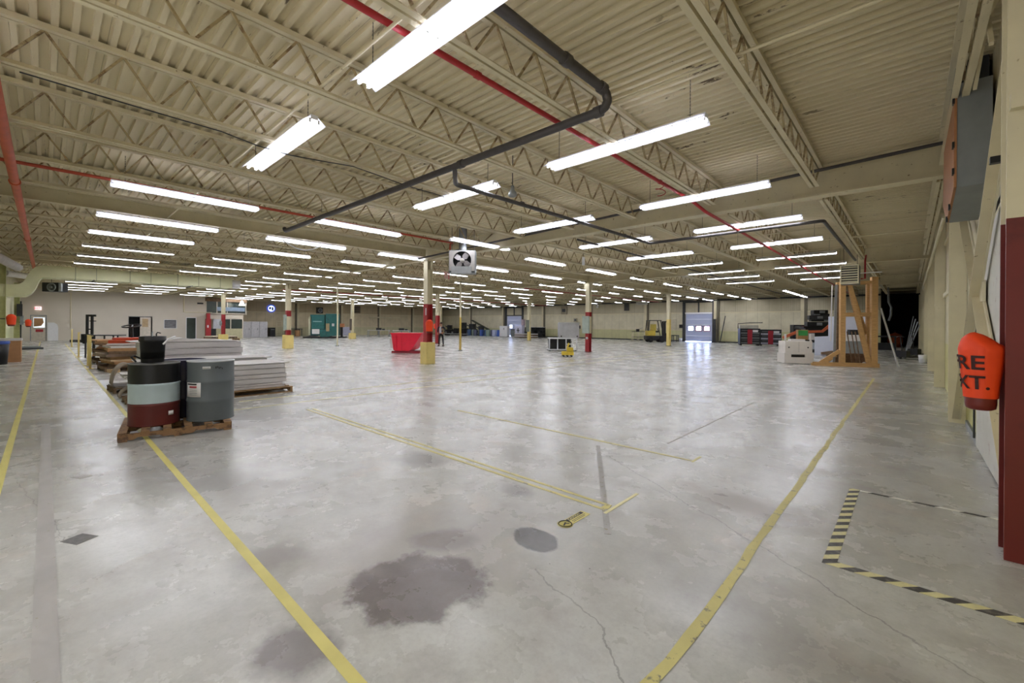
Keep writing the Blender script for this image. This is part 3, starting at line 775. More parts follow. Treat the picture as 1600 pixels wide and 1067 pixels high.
MB().lathe([(.24, -.22), (.26, 0), (.24, .25)], WHITE, n=16, axis='Y').build('stub', a)
MB().tube([(0, 0, .2), (0, 0, .8)], .01, DGREY, 6).build('hanger', a)
for i, (x, y0, y1, z0, z1, t_) in enumerate(((-22.5, -1.36, -.75, 3.9, 3.62, 'pale insulated pipe slanting past the left edge'), (-31.5, -1.36, -.45, 3.85, 3.9, 'grey round flue behind the orange main pipe'))):
    a = tag(MB().tube([(x, y0, z0), (x-2.6, y1, z1)], .15, mat('insulation_wrap', '#b7b2aa', .7), 12).build('insulated_pipe'), t_, 'pipe')

# ---------------------------------------------------------------- right wall: chute, bracing, white sheet
a = thing('sheet_metal_chute', 'dark grey sheet metal chute with a plywood side, high on the right wall', 'duct', (.36, 7.0, 2.9))
PLY = mat('plywood_orange_brown', '#a8744c', .6, var=.12)
GC = mat('dark_sheet_metal', '#878c8d', .5, .2, .1, 4)
yz = [(0, 1.42), (0, .25), (1.3, .08), (2.2, .5), (2.0, 1.42)]
MB().prism(yz, 'X', .02, .29, GC).build('metal_body', a)
MB().prism([(y-.01 if y < 1 else y, z) for y, z in yz], 'X', -.005, .018, PLY).build('plywood_side', a)
for y, z in ((.0, 1.2), (.0, .7), (.0, .4), (.6, .12), (1.1, .06)): MB().box((-.02, y-.02, z), (.0, y+.05, z+.07), BLACK).build('clip', a)
MB().box((.02, .3, 1.42), (.29, 1.6, 1.79), DGREY).build('roof_collar', a)
a = thing('cross_brace', 'cream X-shaped steel bracing on the right wall between the red and second columns', 'bracing', (.60, 4.6, 0))
MB().bar((0, .08, 3.9), (0, 5.48, .12), .016, .11, CREAM2, (0,0,1)).bar((-.045, .1, 3.87), (-.045, 5.48, .08), .09, .014, CREAM).build('falling_brace', a)
MB().bar((.02, 5.5, 3.75), (.02, .12, .12), .016, .11, CREAM2).bar((-.025, 5.5, 3.71), (-.025, .12, .08), .09, .014, CREAM).build('rising_brace', a)
MB().cb((.01, 2.78, 1.98), (.03, .4, .24), CREAM2).build('gusset_plate', a)
a = thing('wall_sheet', 'white patched sheet with a curved top on the right wall behind the bracing', 'panel', (.672, 6.1, .02))
WS = worn('scuffed_white_sheet', '#d6d4c8', '#b8a79b', .6, .68, 5)
MB().prism([(0, 0), (0, 2.75), (.6, 2.68), (1.3, 2.5), (1.75, 2.25), (2.1, 1.9), (2.2, 1.5), (2.2, 0)], 'X', -.03, .0, WS).build('sheet', a)
cable([(.63, 6.0, 2.83), (.63, 6.7, 2.74), (.63, 7.3, 2.62), (.63, 7.8, 2.42), (.63, 8.15, 2.15), (.63, 8.34, 1.8), (.63, 8.36, .1)], .012, DGREY, 'dark cable tracing the curved top of the white wall sheet')
a = thing('truss_joist', 'small cream braced bracket truss high at the upper right corner', 'bracket', (.5, 4.8, 3.9))
MB().bar((0, 0, .7), (0, 2.0, .25), .03, .05, CREAM).bar((0, .1, .25), (0, 1.7, .7), .03, .05, CREAM).bar((0, .7, .1), (0, 1.1, .7), .03, .04, CREAM).build('cross_arms', a)
m = MB(); e = px(1540, 140, X=.60)
a = tag(MB().cb((.55, 5.0, 2.86), (.2, .06, .05), BLACK).build('bracket_clamp'), 'small black clamp bracket beside the red column top', 'bracket')
for i, y in enumerate((12.4, 18.2, 24.3, 30.4)):
    a = thing('wall_conduit', 'thin cream conduit standing on the right wall, %s beyond the second column' % ordw(i+1), 'conduit', (.64, y, 0), 0, 'conduits on the right wall')
    MB().tube([(0, 0, .9), (0, 0, 4.1)], .018, CREAM2, 6).build('conduit', a); MB().box((-.06, -.08, .85), (.03, .08, 1.1), GREY).build('junction_box', a)
a = MB().tube([(.45, 11.2, 3.6), (.45, 22, 3.55), (.45, 30, 3.5)], .03, CREAM2, 8)
tag(a.build('pipe'), 'cream pipe running along the top of the right wall', 'pipe')
a = MB().bar((.645, 10.5, 2.4), (.645, 12.2, 3.4), .05, .05, CREAM2)
tag(a.build('knee_brace'), 'cream knee brace just beyond the second wall column', 'brace')
a = thing('wall_panel_door', 'tall cream service door in the right wall beyond the second column', 'door', (.672, 11.3, .02))
MB().box((-.03, 0, 0), (-.0, .95, 2.1), CREAM2).build('leaf', a); MB().box((-.045, -.05, 0), (.0, 0, 2.15), DGREY).box((-.045, .95, 0), (0, 1.0, 2.15), DGREY).build('jambs', a)

# the big orange extinguisher cover on the near red column
a = thing('fire_extinguisher', 'orange stencilled cover over a fire extinguisher on the big red column', 'fire extinguisher', (.365, 4.44, .985))
MB().lathe([(.0, 0), (.055, 0), (.074, .012), (.079, .04), (.079, .3), (.03, .34)], DRED, n=28).build('cylinder', a)
seg_ = 40; prof = [(.084, .085), (.088, .14), (.095, .22), (.103, .30), (.109, .37), (.112, .42), (.106, .45)]
vs = []; fs = []
for i, (r_, z) in enumerate(prof):
    for k in range(seg_):
        t = 2*PI*k/seg_; q = r_*(1 + .02*math.sin(5*t + i*.6)*(i/6))
        vs.append((q*math.cos(t)*1.02, q*math.sin(t), z + (0 if i < 5 else .008*math.sin(3*t))))
for i, (sc_, z) in enumerate(((.86, .478), (.6, .508), (.3, .53), (0.02, .54))):
    for k in range(seg_):
        t = 2*PI*k/seg_; vs.append((.106*sc_*math.cos(t) - .03*(1-sc_), .106*sc_*math.sin(t), z - .02*math.cos(t)*sc_))
R_ = len(prof) + 4
for i in range(R_-1):
    for k in range(seg_): fs.append((i*seg_+k, i*seg_+(k+1) % seg_, (i+1)*seg_+(k+1) % seg_, (i+1)*seg_+k))
MB().add(vs, fs, ORNG, True).build('cover', a)
def text_mesh(txt, size):
    cu = bpy.data.curves.new('txt', 'FONT'); cu.body = txt; cu.size = size; cu.align_x = 'LEFT'; cu.offset = size*.018
    ob = bpy.data.objects.new('txt', cu); COL.objects.link(ob)
    bpy.context.view_layer.update()
    me = bpy.data.meshes.new_from_object(ob.evaluated_get(bpy.context.evaluated_depsgraph_get()))
    bpy.data.objects.remove(ob); return me
def wrapped(txt, size, zc, ang0, parent, m):
    me = text_mesh(txt, size); bm = bmesh.new(); bm.from_mesh(me)
    bmesh.ops.subdivide_edges(bm, edges=bm.edges, cuts=3, use_grid_fill=True)
    def rad(z):
        for (r0, z0), (r1, z1) in zip(prof, prof[1:]):
            if z0 <= z <= z1: return r0 + (r1-r0)*(z-z0)/(z1-z0)
        return .1
    for v_ in bm.verts:
        z = zc + v_.co.y; r_ = rad(z)*1.03 + .0035; t = ang0 + v_.co.x/.1
        v_.co = Vector((r_*math.cos(t)*1.02, r_*math.sin(t), z))
    bm.to_mesh(me); bm.free(); me.materials.clear(); me.materials.append(m)
    o = bpy.data.objects.new('stencil_lettering', me); COL.objects.link(o); o.parent = parent; return o
INK = mat('stencil_ink', '#3a0d0a', .6)
wrapped('FIRE', .135, .285, -3.93, a, INK)
wrapped('EXT.', .13, .15, -3.80, a, INK)
for (x, y, z, t_, rz) in ((X1+.27, Y0-.13, 1.22, 'orange-covered extinguisher on the middle red column behind the yellow base', 0),
                          (X1-BX-.30, Y0+BY+.0, 1.15, 'orange-covered extinguisher on the red column behind the person', 0),
                          (X1-BX, Y0-BY+.30, 1.35, 'orange-covered extinguisher on the column at the left edge', 0),
                          (X1-2*BX+.2, Y0-BY+.52, 1.2, 'pale orange-covered extinguisher on the dark-boxed column at far left', 0)):
    e = extinguisher(x, y, z, t_, rz, 1.35)
    MB().box((-.11, -.03, .3), (.11, .03, .34), DGREY).build('bracket', e) if y > 5 else MB().box((-.03, -.4, .3), (.03, .05, .34), DGREY).build('bracket', e)

# ---------------------------------------------------------------- floor markings
YT = tape_mat('yellow_floor_tape', '#ddd27c', .66); YTW = tape_mat('worn_yellow_tape', '#d9cf83', .57); WTT = tape_mat('pale_floor_line', '#f6efb4', .7)
HZ = stripe_mat('hazard_stripes', '#e4dda6', '#454340', .106, .71, -.71)
HZW = stripe_mat('hazard_stripes_white', '#f6f4ea', '#2b2a28', .212, .71, -.71)
def tape(x0, y0, x1, y1, m, label, cat='floor tape', w=None):
    me = MB().box((x0, y0, .0005), (x1, y1, .0025), m)
    return tag(me.build('floor_tape'), label, cat, 'floor markings')
tape(-44, .893, -1.2, .95, YT, 'long yellow floor line running under the drum pallet')
tape(-50, -.33, -4.0, -.27, YT, 'yellow floor line along the left edge of the aisle')
rg = random.Random(3)
m = MB(); vs = []; fs = []
y = -.8; k = 0; pts_ = []
while y < 17.2:
    w_ = .027 + rg.uniform(-.005, .005); cx = -.80 + rg.uniform(-.007, .007) - (.03 if y < 1.9 else 0)
    pts_.append((cx - w_, cx + w_, y)); y += .23
for a0, b0, yy in pts_: vs += [(a0, yy, .0025), (b0, yy, .0025)]
for k in range(len(pts_)-1): fs.append((2*k, 2*k+1, 2*k+3, 2*k+2))
tag(MB().add(vs, fs, YTW).build('floor_tape'), 'rough-edged yellow floor line leading to the timber frame at right', 'floor tape', 'floor markings')
tape(-8.0, 3.19, -1.88, 3.225, YTW, 'front strand of the twin yellow floor line in the centre')
tape(-8.0, 3.29, -1.88, 3.325, YTW, 'back strand of the twin yellow floor line in the centre')
tape(-1.93, 3.2255, -1.87, 3.2895, YT, 'yellow end piece closing the twin floor line')
tape(-1.86, 3.14, -1.83, 3.72, WTT, 'pale stub of line crossing the end of the twin yellow line')
tape(-6.0, 5.05, -1.85, 5.09, YTW, 'thin yellow floor line behind the twin line')
tape(-1.84, 5.03, -1.81, 5.3, YTW, 'small crosswise end of the thin yellow floor line')
tape(-8.87, 1.6, -8.82, 10.8, WTT, 'first pale line running away from the sheet stacks')
tape(-9.76, 2.6, -9.70, 30, WTT, 'second pale line running away from the sheet stacks')
tape(-10.92, 14, -10.86, 34, WTT, 'pale line far across the open floor')
tape(-2.36, 5.6, -2.34, 9.8, tape_mat('faint_line', '#b3aca4', .5), 'faint scuffed line left of the right yellow line')
tape(-.42, 3.56, -.345, 5.28, HZ, 'black and yellow striped tape, left side of the marked square')
tape(-.42, 3.48, .9 - .24, 3.556, HZ, 'black and yellow striped tape, front side of the marked square')
tape(-.34, 5.24, .55, 5.275, HZW, 'black and white striped tape, back side of the marked square')
GT = tape_mat('old_tape_residue', '#aba8a4', .55)
tape(-9.5, -.04, -2.6, .05, tape_mat('dark_residue', '#b3b0ab', .62), 'faded grey tape strip down the left aisle')
m = MB().cb((-2.3, 3.85, .0012), (2.4, .05, .002), GT, math.atan2(-1.99, 1.3)); tag(m.build('floor_tape'), 'faded grey strip slanting past the end of the twin yellow line', 'floor tape', 'floor markings')
m = MB().cb((-4.35, .17, .0012), (.16, .13, .002), mat('dark_patch', '#6f6d6b', .6, var=.25, scale=30), .5); tag(m.build('floor_patch'), 'small square of worn dark tape on the left aisle floor', 'floor patch')
m = MB().cb((-6.1, .25, .0012), (.14, .1, .002), GT, .5); tag(m.build('floor_patch'), 'faint square of old tape farther up the left aisle', 'floor patch')
tape(-30, -1.0, -28.6, -.93, WTT, 'nearer of two pale bay lines left of the aisle')
tape(-38, -1.3, -37.9, -.4, WTT, 'short crosswise bay line left of the aisle')
# caution label on the floor
a = thing('floor_sticker', 'yellow slip caution label beside the end of the twin line', 'sticker', (-1.97, 2.88, .0005), R(90))
MB().box((-.13, -.045, 0), (.17, .045, .0015), YT).lathe([(0, .0), (.062, 0), (.062, .0016), (0, .0016)], YT, (-.12, 0, 0), 24).build('backing', a)
ringm = MB(); ring = []
for k in range(32):
    t = 2*PI*k/32; ring.append((-.12 + .052*math.cos(t), .052*math.sin(t), .003))
ringm.tube(ring, .0042, BLACK, 4, closed=True)
ringm.bar((-.15, -.01, .0025), (-.1, .012, .0025), .012, .002, BLACK).bar((-.12, .01, .0025), (-.09, -.02, .0025), .008, .002, BLACK); ringm.build('pictogram', a)
MB().box((-.06, .008, .0015), (.15, .04, .0022), BLACK).build('black_bar', a)
me = text_mesh('CAUTION', .034); me.materials.append(YT)
o = bpy.data.objects.new('lettering', me); COL.objects.link(o); o.parent = a; o.location = (-.045, .012, .0026)
MB().box((-.04, -.012, .0015), (.14, -.007, .002), BLACK).box((-.04, -.028, .0015), (.12, -.023, .002), BLACK).build('small_print', a)

# ================================================================ objects on the floor
def pallet(loc, rz, label, w=1.2, l=1.2, h=.11, m=None, group='pallets'):
    m = m or PALW
    a = thing('pallet', label, 'pallet', loc, rz, group)
    n = 6; t = .018
    for k in range(n):
        x = -w/2 + .045 + k*(w-.09)/(n-1)
        MB().box((x-.045, -l/2, h-t), (x+.045, l/2, h), m).build('deck_board', a)
    for y in (-l/2+.03, 0, l/2-.03):
        if h > .09: MB().prism([(-w/2, t), (-w/2+.16, t), (-w/2+.2, t+.028), (-.2, t+.028), (-.16, t), (.16, t), (.2, t+.028), (w/2-.2, t+.028), (w/2-.16, t), (w/2, t), (w/2, h-t), (-w/2, h-t)], 'Y', y-.022, y+.022, m).build('stringer', a)
        else: MB().box((-w/2, y-.022, t), (w/2, y+.022, h-t), m).build('stringer', a)
    for x in (-w/2+.05, 0, w/2-.05): MB().box((x-.045, -l/2, 0), (x+.045, l/2, t), m).build('bottom_board', a)
    return a
def on(loc, rz, dx, dy, z):
    return (loc[0] + dx*math.cos(rz) - dy*math.sin(rz), loc[1] + dx*math.sin(rz) + dy*math.cos(rz), z)
PL = (-7.98, 1.33, 0); PRZ = -.15
OLDP = worn('burnt_pallet_wood', '#8f6d49', '#5a4230', .5, .6, 12, rough=.8)
pallet(PL, PRZ + PI/2, 'worn brown pallet carrying the three drums in the left foreground', 1.24, 1.24, .115, OLDP)
def drum(loc, label, mats, h=.86, r=.29, rim=None, group='steel drums'):
    a = thing('steel_drum', label, 'drum', loc, 0, group)
    z = 0; prev = .0
    for i, (z1, m, nm) in enumerate(mats):
        pr = [(r, z)]
        for rz_ in (h*.34, h*.66):
            if z < rz_ < z1: pr += [(r, rz_-.02), (r+.008, rz_), (r, rz_+.02)]
        pr.append((r, z1))
        MB().lathe(pr, m, n=40, cap=False).build(nm, a); z = z1
    top = mats[-1][1]
    MB().lathe([(.0, .012), (r-.012, .012), (r-.002, 0.0), (r+.006, .004), (r, .02)], mats[0][1], n=40, cap=False).build('bottom_rim', a)
    MB().lathe([(r, h-.012), (r+.008, h-.006), (r+.006, h+.004), (r-.01, h+.004), (r-.014, h-.014), (0, h-.014)], rim or top, n=40, cap=False).build('lid', a)
    return a
DW = mat('pale_blue_white_drum_paint', '#b3c3c5', .4, var=.05); DB = mat('gloss_black_drum_paint', '#09090b', .45, var=.2); DR = mat('oxblood_drum_paint', '#5f211d', .4, var=.12)
DG = mat('slate_grey_drum_paint', '#5b6264', .42, var=.06, scale=2)
LD = (-7.95, 1.06, .116)
d1 = drum(LD, 'striped drum, black over white over dark red, at the left of the pallet', [(.31, DR, 'dark_red_band'), (.57, DW, 'white_band'), (.86, DB, 'black_band')], rim=mat('worn_rim', '#6d6c69', .5))
t0 = math.atan2(-LD[1], -LD[0])
def patch(a, r, t1, t2, z0, z1, m, name, n=8):
    vs = []
    for k in range(n+1):
        t = t1 + (t2-t1)*k/n
        for rr in (r+.001, r+.0035):
            vs += [(rr*math.cos(t), rr*math.sin(t), z0), (rr*math.cos(t), rr*math.sin(t), z1)]
    fs = []
    for k in range(n):
        b = 4*k; fs += [(b+2, b+6, b+7, b+3), (b, b+1, b+5, b+4), (b, b+4, b+6, b+2), (b+1, b+3, b+7, b+5)]
    fs += [(0, 2, 3, 1), (4*n, 4*n+1, 4*n+3, 4*n+2)]
    return MB().add(vs, fs, m, True).build(name, a)
PAPER = mat('paper_label', '#dcd9d6', .6, var=.04)
patch(d1, .291, t0+.55, t0+.80, .13, .19, PAPER, 'small_label')
GDm = (-7.77, 1.70, .116)
d2 = drum(GDm, 'slate grey drum with a white paper label at the right of the pallet', [(.87, DG, 'body')], .87, .295, rim=mat('worn_grey_rim', '#a9acac', .4))
t1 = math.atan2(-GDm[1], -GDm[0])
patch(d2, .297, t1-1.25, t1-.42, .36, .57, PAPER, 'paper_label')
patch(d2, .3005, t1-1.15, t1-.6, .535, .555, BLACK, 'label_heading')
patch(d2, .3005, t1-1.0, t1-.6, .49, .52, mat('red_print', '#b4545a', .6), 'label_red_print')
for k in range(4): patch(d2, .3005, t1-1.0, t1-.58, .39+k*.024, .397+k*.024, GREY, 'label_print')
patch(d2, .297, t1-.35, t1-.02, .765, .80, PAPER, 'small_label')
patch(d2, .2995, t1-.32, t1-.05, .777, .788, GREY, 'small_label_print')
for k in range(5): patch(d2, .297, t1+.18+k*.07, t1+.21+k*.07, .77+.012*(k % 2)-.004*k, .80+.01*((k*3) % 2)-.006*k, BLACK, 'handwriting', 2)
drum((-8.37, 1.46, .116), 'navy blue drum at the back of the pallet between the other two', [(.86, mat('navy_drum_paint', '#1e1c3c', .35), 'body')])
a = thing('plastic_pail', 'black plastic pail standing on the striped drum', 'pail', (-7.98, 1.04, .98))
MB().lathe([(0, 0), (.125, 0), (.13, .01), (.146, .3), (.158, .305), (.158, .33), (.152, .335), (.156, .37), (.15, .375), (.142, .37), (.136, .06), (0, .06)], BLACK, n=32).build('body', a)
pts = [(.16*math.cos(t), .16*math.sin(t), .33 + .03*math.sin((t+.9))) for t in [(-.95 + k*.12) for k in range(9)]]
MB().tube([(.12, .10, .26), (.135, .16, .34), (.11, .24, .37)], .012, WHITE, 8).build('handle_grip', a)
MB().tube([(.0, .05, .2), (.0, .04, .41), (.03, .05, .43), (.06, .08, .42)], .008, DGREY, 6).tube([(.02, -.01, .2), (.03, -.01, .42), (.0, .0, .44)], .007, GREY, 6).build('brush_handles', a)
cable([(-8.0, .86, 1.0), (-8.1, .82, 1.06), (-8.2, .86, 1.07), (-8.2, .98, 1.0)], .012, RUBBER, 'black hose end curling on the striped drum', 'hose')

# sheet stacks ---------------------------------------------------------------
BRD = worn('white_board_edges', '#d3cfce', '#8f8884', .56, .66, 5, stretch=(.15, .15, 12), var=.08)
def stack(x0, x1, y0, y1, z0, hs, where, base=None, gap=.011, ov=.03):
    z = z0; r = random.Random(int(x0*10))
    for i, h in enumerate(hs):
        o1, o2 = r.uniform(-ov, ov), r.uniform(-ov, ov)
        solo('board_bundle', MB().box((0, 0, 0), (x1-x0, y1-y0+o1, h-gap), BRD), 'off-white board bundle, %s from the bottom, %s' % (ordw(i+1), where), 'boards', (x0, y0+o2, z), 0, 'stacked off-white boards')
        z += h
    return z
pallet((-10.92, 2.65, 0), 0, 'long light pallet under the nearest stack of off-white boards', 1.2, 2.35, .13)
z = stack(-11.5, -10.42, 1.55, 3.68, .131, [.06, .05, .11, .09, .12, .10], 'nearest stack right of the grey drum')
solo('top_sheet', MB().box((0, 0, 0), (1.12, 2.2, .012), SHEET), 'loose pale sheet on the nearest board stack', 'sheet', (-11.5, 1.56, z+.001), .015)
pallet((-12.4, 2.65, 0), 0, 'pallet under the middle board stack', 1.1, 2.3, .13)
z = stack(-12.9, -11.95, 1.52, 3.8, .131, [.12, .14, .15, .15], 'middle stack with the curled card')
a = solo('top_sheet', MB().prism([(0, 0), (2.6, .0), (2.6, .012), (1.5, .03), (0, .012)], 'X', 0, 1.0, SHEET), 'thin bowed sheet overhanging the middle board stack', 'sheet', (-12.9, 1.3, z+.001))
pallet((-14.0, 2.65, 0), 0, 'pallet under the tallest board stack', 1.1, 2.1, .13)
z = stack(-14.5, -13.45, 1.55, 3.62, .131, [.16, .15, .16, .15, .16, .16], 'tallest stack behind')
solo('top_sheet', MB().prism([(0, 0), (2.25, 0), (1.9, .03), (1.3, .05), (1.0, .1), (.7, .05), (0, .02)], 'X', 0, .9, SHEET), 'crumpled white sheet lying on the tallest board stack', 'sheet', (-14.4, 1.35, z+.001))
# curled cardboard and loose pieces at the left ends
def curl(loc, r, w, a0, a1, m, label, rz=0):
    vs = []; fs = []; n = 14
    for k in range(n+1):
        t = a0 + (a1-a0)*k/n
        for rr in (r, r-.02): vs += [(0, rr*math.cos(t), rr*math.sin(t)), (w, rr*math.cos(t), rr*math.sin(t))]
    for k in range(n):
        b = 4*k; fs += [(b, b+4, b+5, b+1), (b+2, b+3, b+7, b+6), (b, b+2, b+6, b+4), (b+1, b+5, b+7, b+3)]
    fs += [(0, 1, 3, 2), (4*n, 4*n+2, 4*n+3, 4*n+1)]
    return solo('curled_board', MB().add(vs, fs, m, True), label, 'cardboard', loc, rz)
GC2 = mat('grey_brown_card', '#a3968a', .8, var=.15)
curl((-13.4, 1.22, .15), .24, .6, .5, 3.1, GC2, 'large curled grey-brown card at the left end of the middle stack').scale = (1, 1, 2.0)
curl((-11.95, 1.22, .02), .22, .35, .8, 3.1, GC2, 'smaller curled card leaning below the large curled one')
for i, (y, z, l) in enumerate(((1.02, .50, .5), (1.04, .46, .5), (1.06, .42, .5))):
    solo('loose_sheet', MB().box((0, 0, 0), (l, .5, .02), SHEET), 'white strip sticking out of the middle stack, %s from the top' % ordw(i+1), 'sheet', (-11.95, y, z), .02*i, 'loose strips')
pallet((-13.1, 1.2, 0), .05, 'low pallet with a dark edge beside the yellow floor line', .9, .46, .11, PALD)
solo('dark_board', MB().box((-.35, -.2, 0), (.35, .2, .03), mat('grey_board', '#8e867c', .7)), 'grey board lying on the low pallet', 'board', (-13.1, 1.2, .111), .1)
pallet((-10.9, 1.2, 0), .03, 'broken pallet end poking out left of the striped drum', .9, .36, .11, PALD)
solo('card_scrap', MB().prism([(0, 0), (.3, 0), (.25, .1), (.1, .14)], 'X', 0, .4, GC2), 'folded card scrap on the broken pallet end', 'cardboard', (-11.0, 1.1, .112))
# wood heaps behind
pallet((-22.8, 2.0, 0), .05, 'dark pallet under the left wood heap by the yellow posts', 1.9, 1.6, .15, PALD)
rw_ = random.Random(5)
z = .155
cols_ = [PALD, PALW, CARD, mat('weathered_board', '#8f7a66', .8, var=.2), mat('pale_pine', '#c7a983', .75, var=.15)]
for i in range(13):
    h = rw_.choice([.045, .05, .07]); m = cols_[i % 5]
    solo('scrap_board', MB().cb((0, 0, h/2), (1.7 + rw_.uniform(-.2, .2), 1.2 + rw_.uniform(-.2, .3), h), m), 'scrap board in the left heap, %s from the bottom' % ordw(i+1), 'board', (-22.8 + rw_.uniform(-.1, .1), 2.0 + rw_.uniform(-.1, .1), z), rw_.uniform(-.12, .12), 'scrap boards')
    z += h + .002
pallet((-19.2, 1.95, 0), .05, 'dark pallet under the nearer wood heap', 1.6, 1.5, .14, PALD)
z = .145
for i in range(9):
    h = rw_.choice([.05, .07, .09]); m = cols_[(i*2) % 5] if i < 7 else (SHEET if i == 7 else GC2)
    solo('scrap_board', MB().cb((0, 0, h/2), (1.3 + rw_.uniform(-.1, .3), 1.25 + rw_.uniform(-.1, .25), h), m), 'scrap board in the nearer heap, %s from the bottom' % ordw(i+1), 'board', (-19.2 + rw_.uniform(-.08, .08), 2.0 + rw_.uniform(-.1, .1), z), rw_.uniform(-.15, .15), 'scrap boards')
    z += h + .002
for i, (y, t_) in enumerate(((1.42, 'left'), (1.9, 'right'))):
    solo('wood_block', MB().cb((0, 0, .05), (.3, .22, .1), cols_[4]), 'pale wood block in front of the nearer heap, %s one' % t_, 'wood block', (-18.1, y, 0), .3)
# yellow posts
for i, (x, y) in enumerate(((-20.0, 1.0), (-21.5, 1.02), (-26.9, .98), (-38.5, 1.1))):
    a = thing('guard_post', ('nearest of the slim yellow posts by the wood heap', 'yellow post right behind the nearest one', 'third yellow post up the aisle', 'farthest yellow post up the aisle, near the dark stacker')[i], 'post', (x, y, 0), 0, 'slim yellow posts')
    MB().box((-.12, -.1, 0), (.12, .1, .012), YEL).build('foot_plate', a)
    MB().box((-.025, -.03, .012), (.025, .03, 1.08), YEL).build('post', a)
    MB().box((-.03, -.035, 1.08), (.03, .07, 1.1), YEL).build('cap', a)
# dark stacker with mast
a = thing('pallet_stacker', 'dark pallet stacker with a tall mast before the office wall', 'stacker', (-43.5, 2.1, 0), R(50))
MB().box((-.22, .0, .1), (-.1, .12, 2.1), BLACK).box((.1, .0, .1), (.22, .12, 2.1), BLACK).box((-.1, .02, 1.95), (.4, .1, 2.1), BLACK).box((-.1, .02, 1.0), (.1, .1, 1.08), BLACK).box((.0, .02, 1.6), (.4, .1, 1.66), BLACK).build('mast', a)
MB().box((-.28, -.3, .08), (.28, 0, .7), BLACK).build('body', a)
MB().box((-1.2, -.05, .1), (1.6, .07, .28), DGREY).build('fork_beam', a)
for x in (-.2, .2): MB().lathe([(0, -.04), (.08, -.04), (.08, .04), (0, .04)], RUBBER, (x, -.15, .08), 14, 'Y').build('wheel', a)
# red-orange tug with a steering wheel
a = thing('tow_tug', 'orange-red ride-on tug with a big steering wheel behind the wood heap', 'tug', (-21.5, 3.9, 0), R(47))
a.location = (-20.9, 3.15, 0)
a.location = (-20.95, px(200, 512, X=-20.95).y + .1, 0)
TG = mat('tug_orange_red', '#cf4a2b', .4)
MB().box((-.5, -.4, .25), (.55, .4, .92), TG).box((-.45, -.3, .92), (.5, .3, 1.0), TG).build('body', a, bevel=.03)
MB().box((-.45, -.36, .12), (.5, .36, .25), DGREY).build('chassis', a)
MB().tube([(.02, 0, 1.0), (.0, 0, 1.36)], .045, BLACK, 8).build('steering_column', a)
sw = MB(); ring = [(.26*math.cos(t), .26*math.sin(t), 1.42 + .05*math.sin(t)) for t in [2*PI*k/24 for k in range(24)]]
sw.tube(ring, .025, BLACK, 6, closed=True)
for t in (0, 2.1, 4.2): sw.bar((0, 0, 1.36), (.26*math.cos(t), .26*math.sin(t), 1.42+.05*math.sin(t)), .04, .015, GREY)
sw.build('steering_wheel', a)
for x in (-.35, .38):
    for y in (-.38, .38): MB().lathe([(0, -.06), (.15, -.06), (.15, .06), (0, .06)], RUBBER, (x, y, .15), 16, 'Y').build('wheel', a)
a = thing('steel_trolley', 'low dark steel trolley frame left of the orange tug', 'trolley', (px(165, 520, X=-25).x, px(165, 520, X=-25).y, 0), R(45))
MB().box((-.6, -.3, .98), (.6, .3, 1.02), DGREY).box((-.6, -.3, .8), (.6, -.26, .83), DGREY).build('deck', a)
for x in (-.56, -.2, .2, .56):
    MB().box((x-.02, -.3, .06), (x+.02, -.26, .98), DGREY).build('leg', a)
for x in (-.5, .5):
    MB().lathe([(0, -.02), (.05, -.02), (.05, .02), (0, .02)], RUBBER, (x, 0, .05), 12, 'Y').box((x-.02, -.02, .05), (x+.02, .02, .98), DGREY).build('caster', a)
# far left corner
a = thing('tan_workbench', 'tan panel-sided bench with a white top at the left edge', 'workbench', (-25.6, -1.05, 0))
MB().box((-.5, -.45, 0), (.5, .4, .82), TAN).build('body', a); MB().box((-.53, -.46, .82), (.53, .42, .9), SHEET).build('worktop', a)
a = thing('waste_bin', 'black bin with a blue liner at the left edge', 'bin', (-24.2, -1.17, 0))
MB().lathe([(0, 0), (.22, 0), (.27, .8), (.25, .8), (.21, .03), (0, .03)], BLACK, n=24).build('bin', a)
MB().lathe([(.26, .72), (.29, .78), (.275, .84), (.24, .82), (.23, .7)], BLUE, n=24, cap=False).build('liner', a)
a = thing('white_board_panel', 'white arched panel leaning on the office wall right of the exit door', 'panel', (ox+.04, px(74, 520, X=ox).y, 0))
wd = px(91, 520, X=ox).y - px(74, 520, X=ox).y
MB().prism([(0, 0), (0, 1.5), (wd*.6, 1.5), (wd*.9, 1.35), (wd, 1.1), (wd, 0)], 'X', 0, .04, WHITE).build('panel', a)
a = thing('exit_sign', 'red lettered EXIT sign above the cream exit door', 'sign', (ox+.02, px(54.5, 480, X=ox).y, px(60, 484, X=ox).z))
MB().box((0, 0, 0), (.1, .36, .26), mat('exit_sign_face', '#e8c8c8', .4, emit=.6)).build('housing', a)
me = text_mesh('EXIT', .2); me.materials.append(mat('exit_red', '#d02030', .4, emit=1.2))
o = bpy.data.objects.new('lettering', me); COL.objects.link(o); o.parent = a; o.rotation_euler = (PI/2, 0, PI/2); o.location = (.103, -.02+.0, .06)
o.scale = (.8, 1, 1)
solo('wall_conduit', MB().tube([(0, 0, 1.0), (0, 0, 4.0)], .03, CREAM, 6), 'thin conduit down the cream office wall', 'conduit', (ox+.04, px(110.5, 500, X=ox).y, 0))
solo('wall_conduit', MB().tube([(0, 0, 2.6), (0, 0, 4.2)], .05, CREAM, 6).tube([(0, 0, 2.6), (0, 2.3, 2.62)], .03, CREAM, 6), 'bent conduit on the cream office wall left of the glazed door', 'conduit', (ox+.06, px(287, 500, X=ox).y, 0))
solo('wall_vent', MB().box((0, 0, 0), (.04, .5, .15), BLACK), 'tiny black vent high on the office wall', 'vent', (ox+.01, px(308, 474, X=ox).y, px(308, 475, X=ox).z))
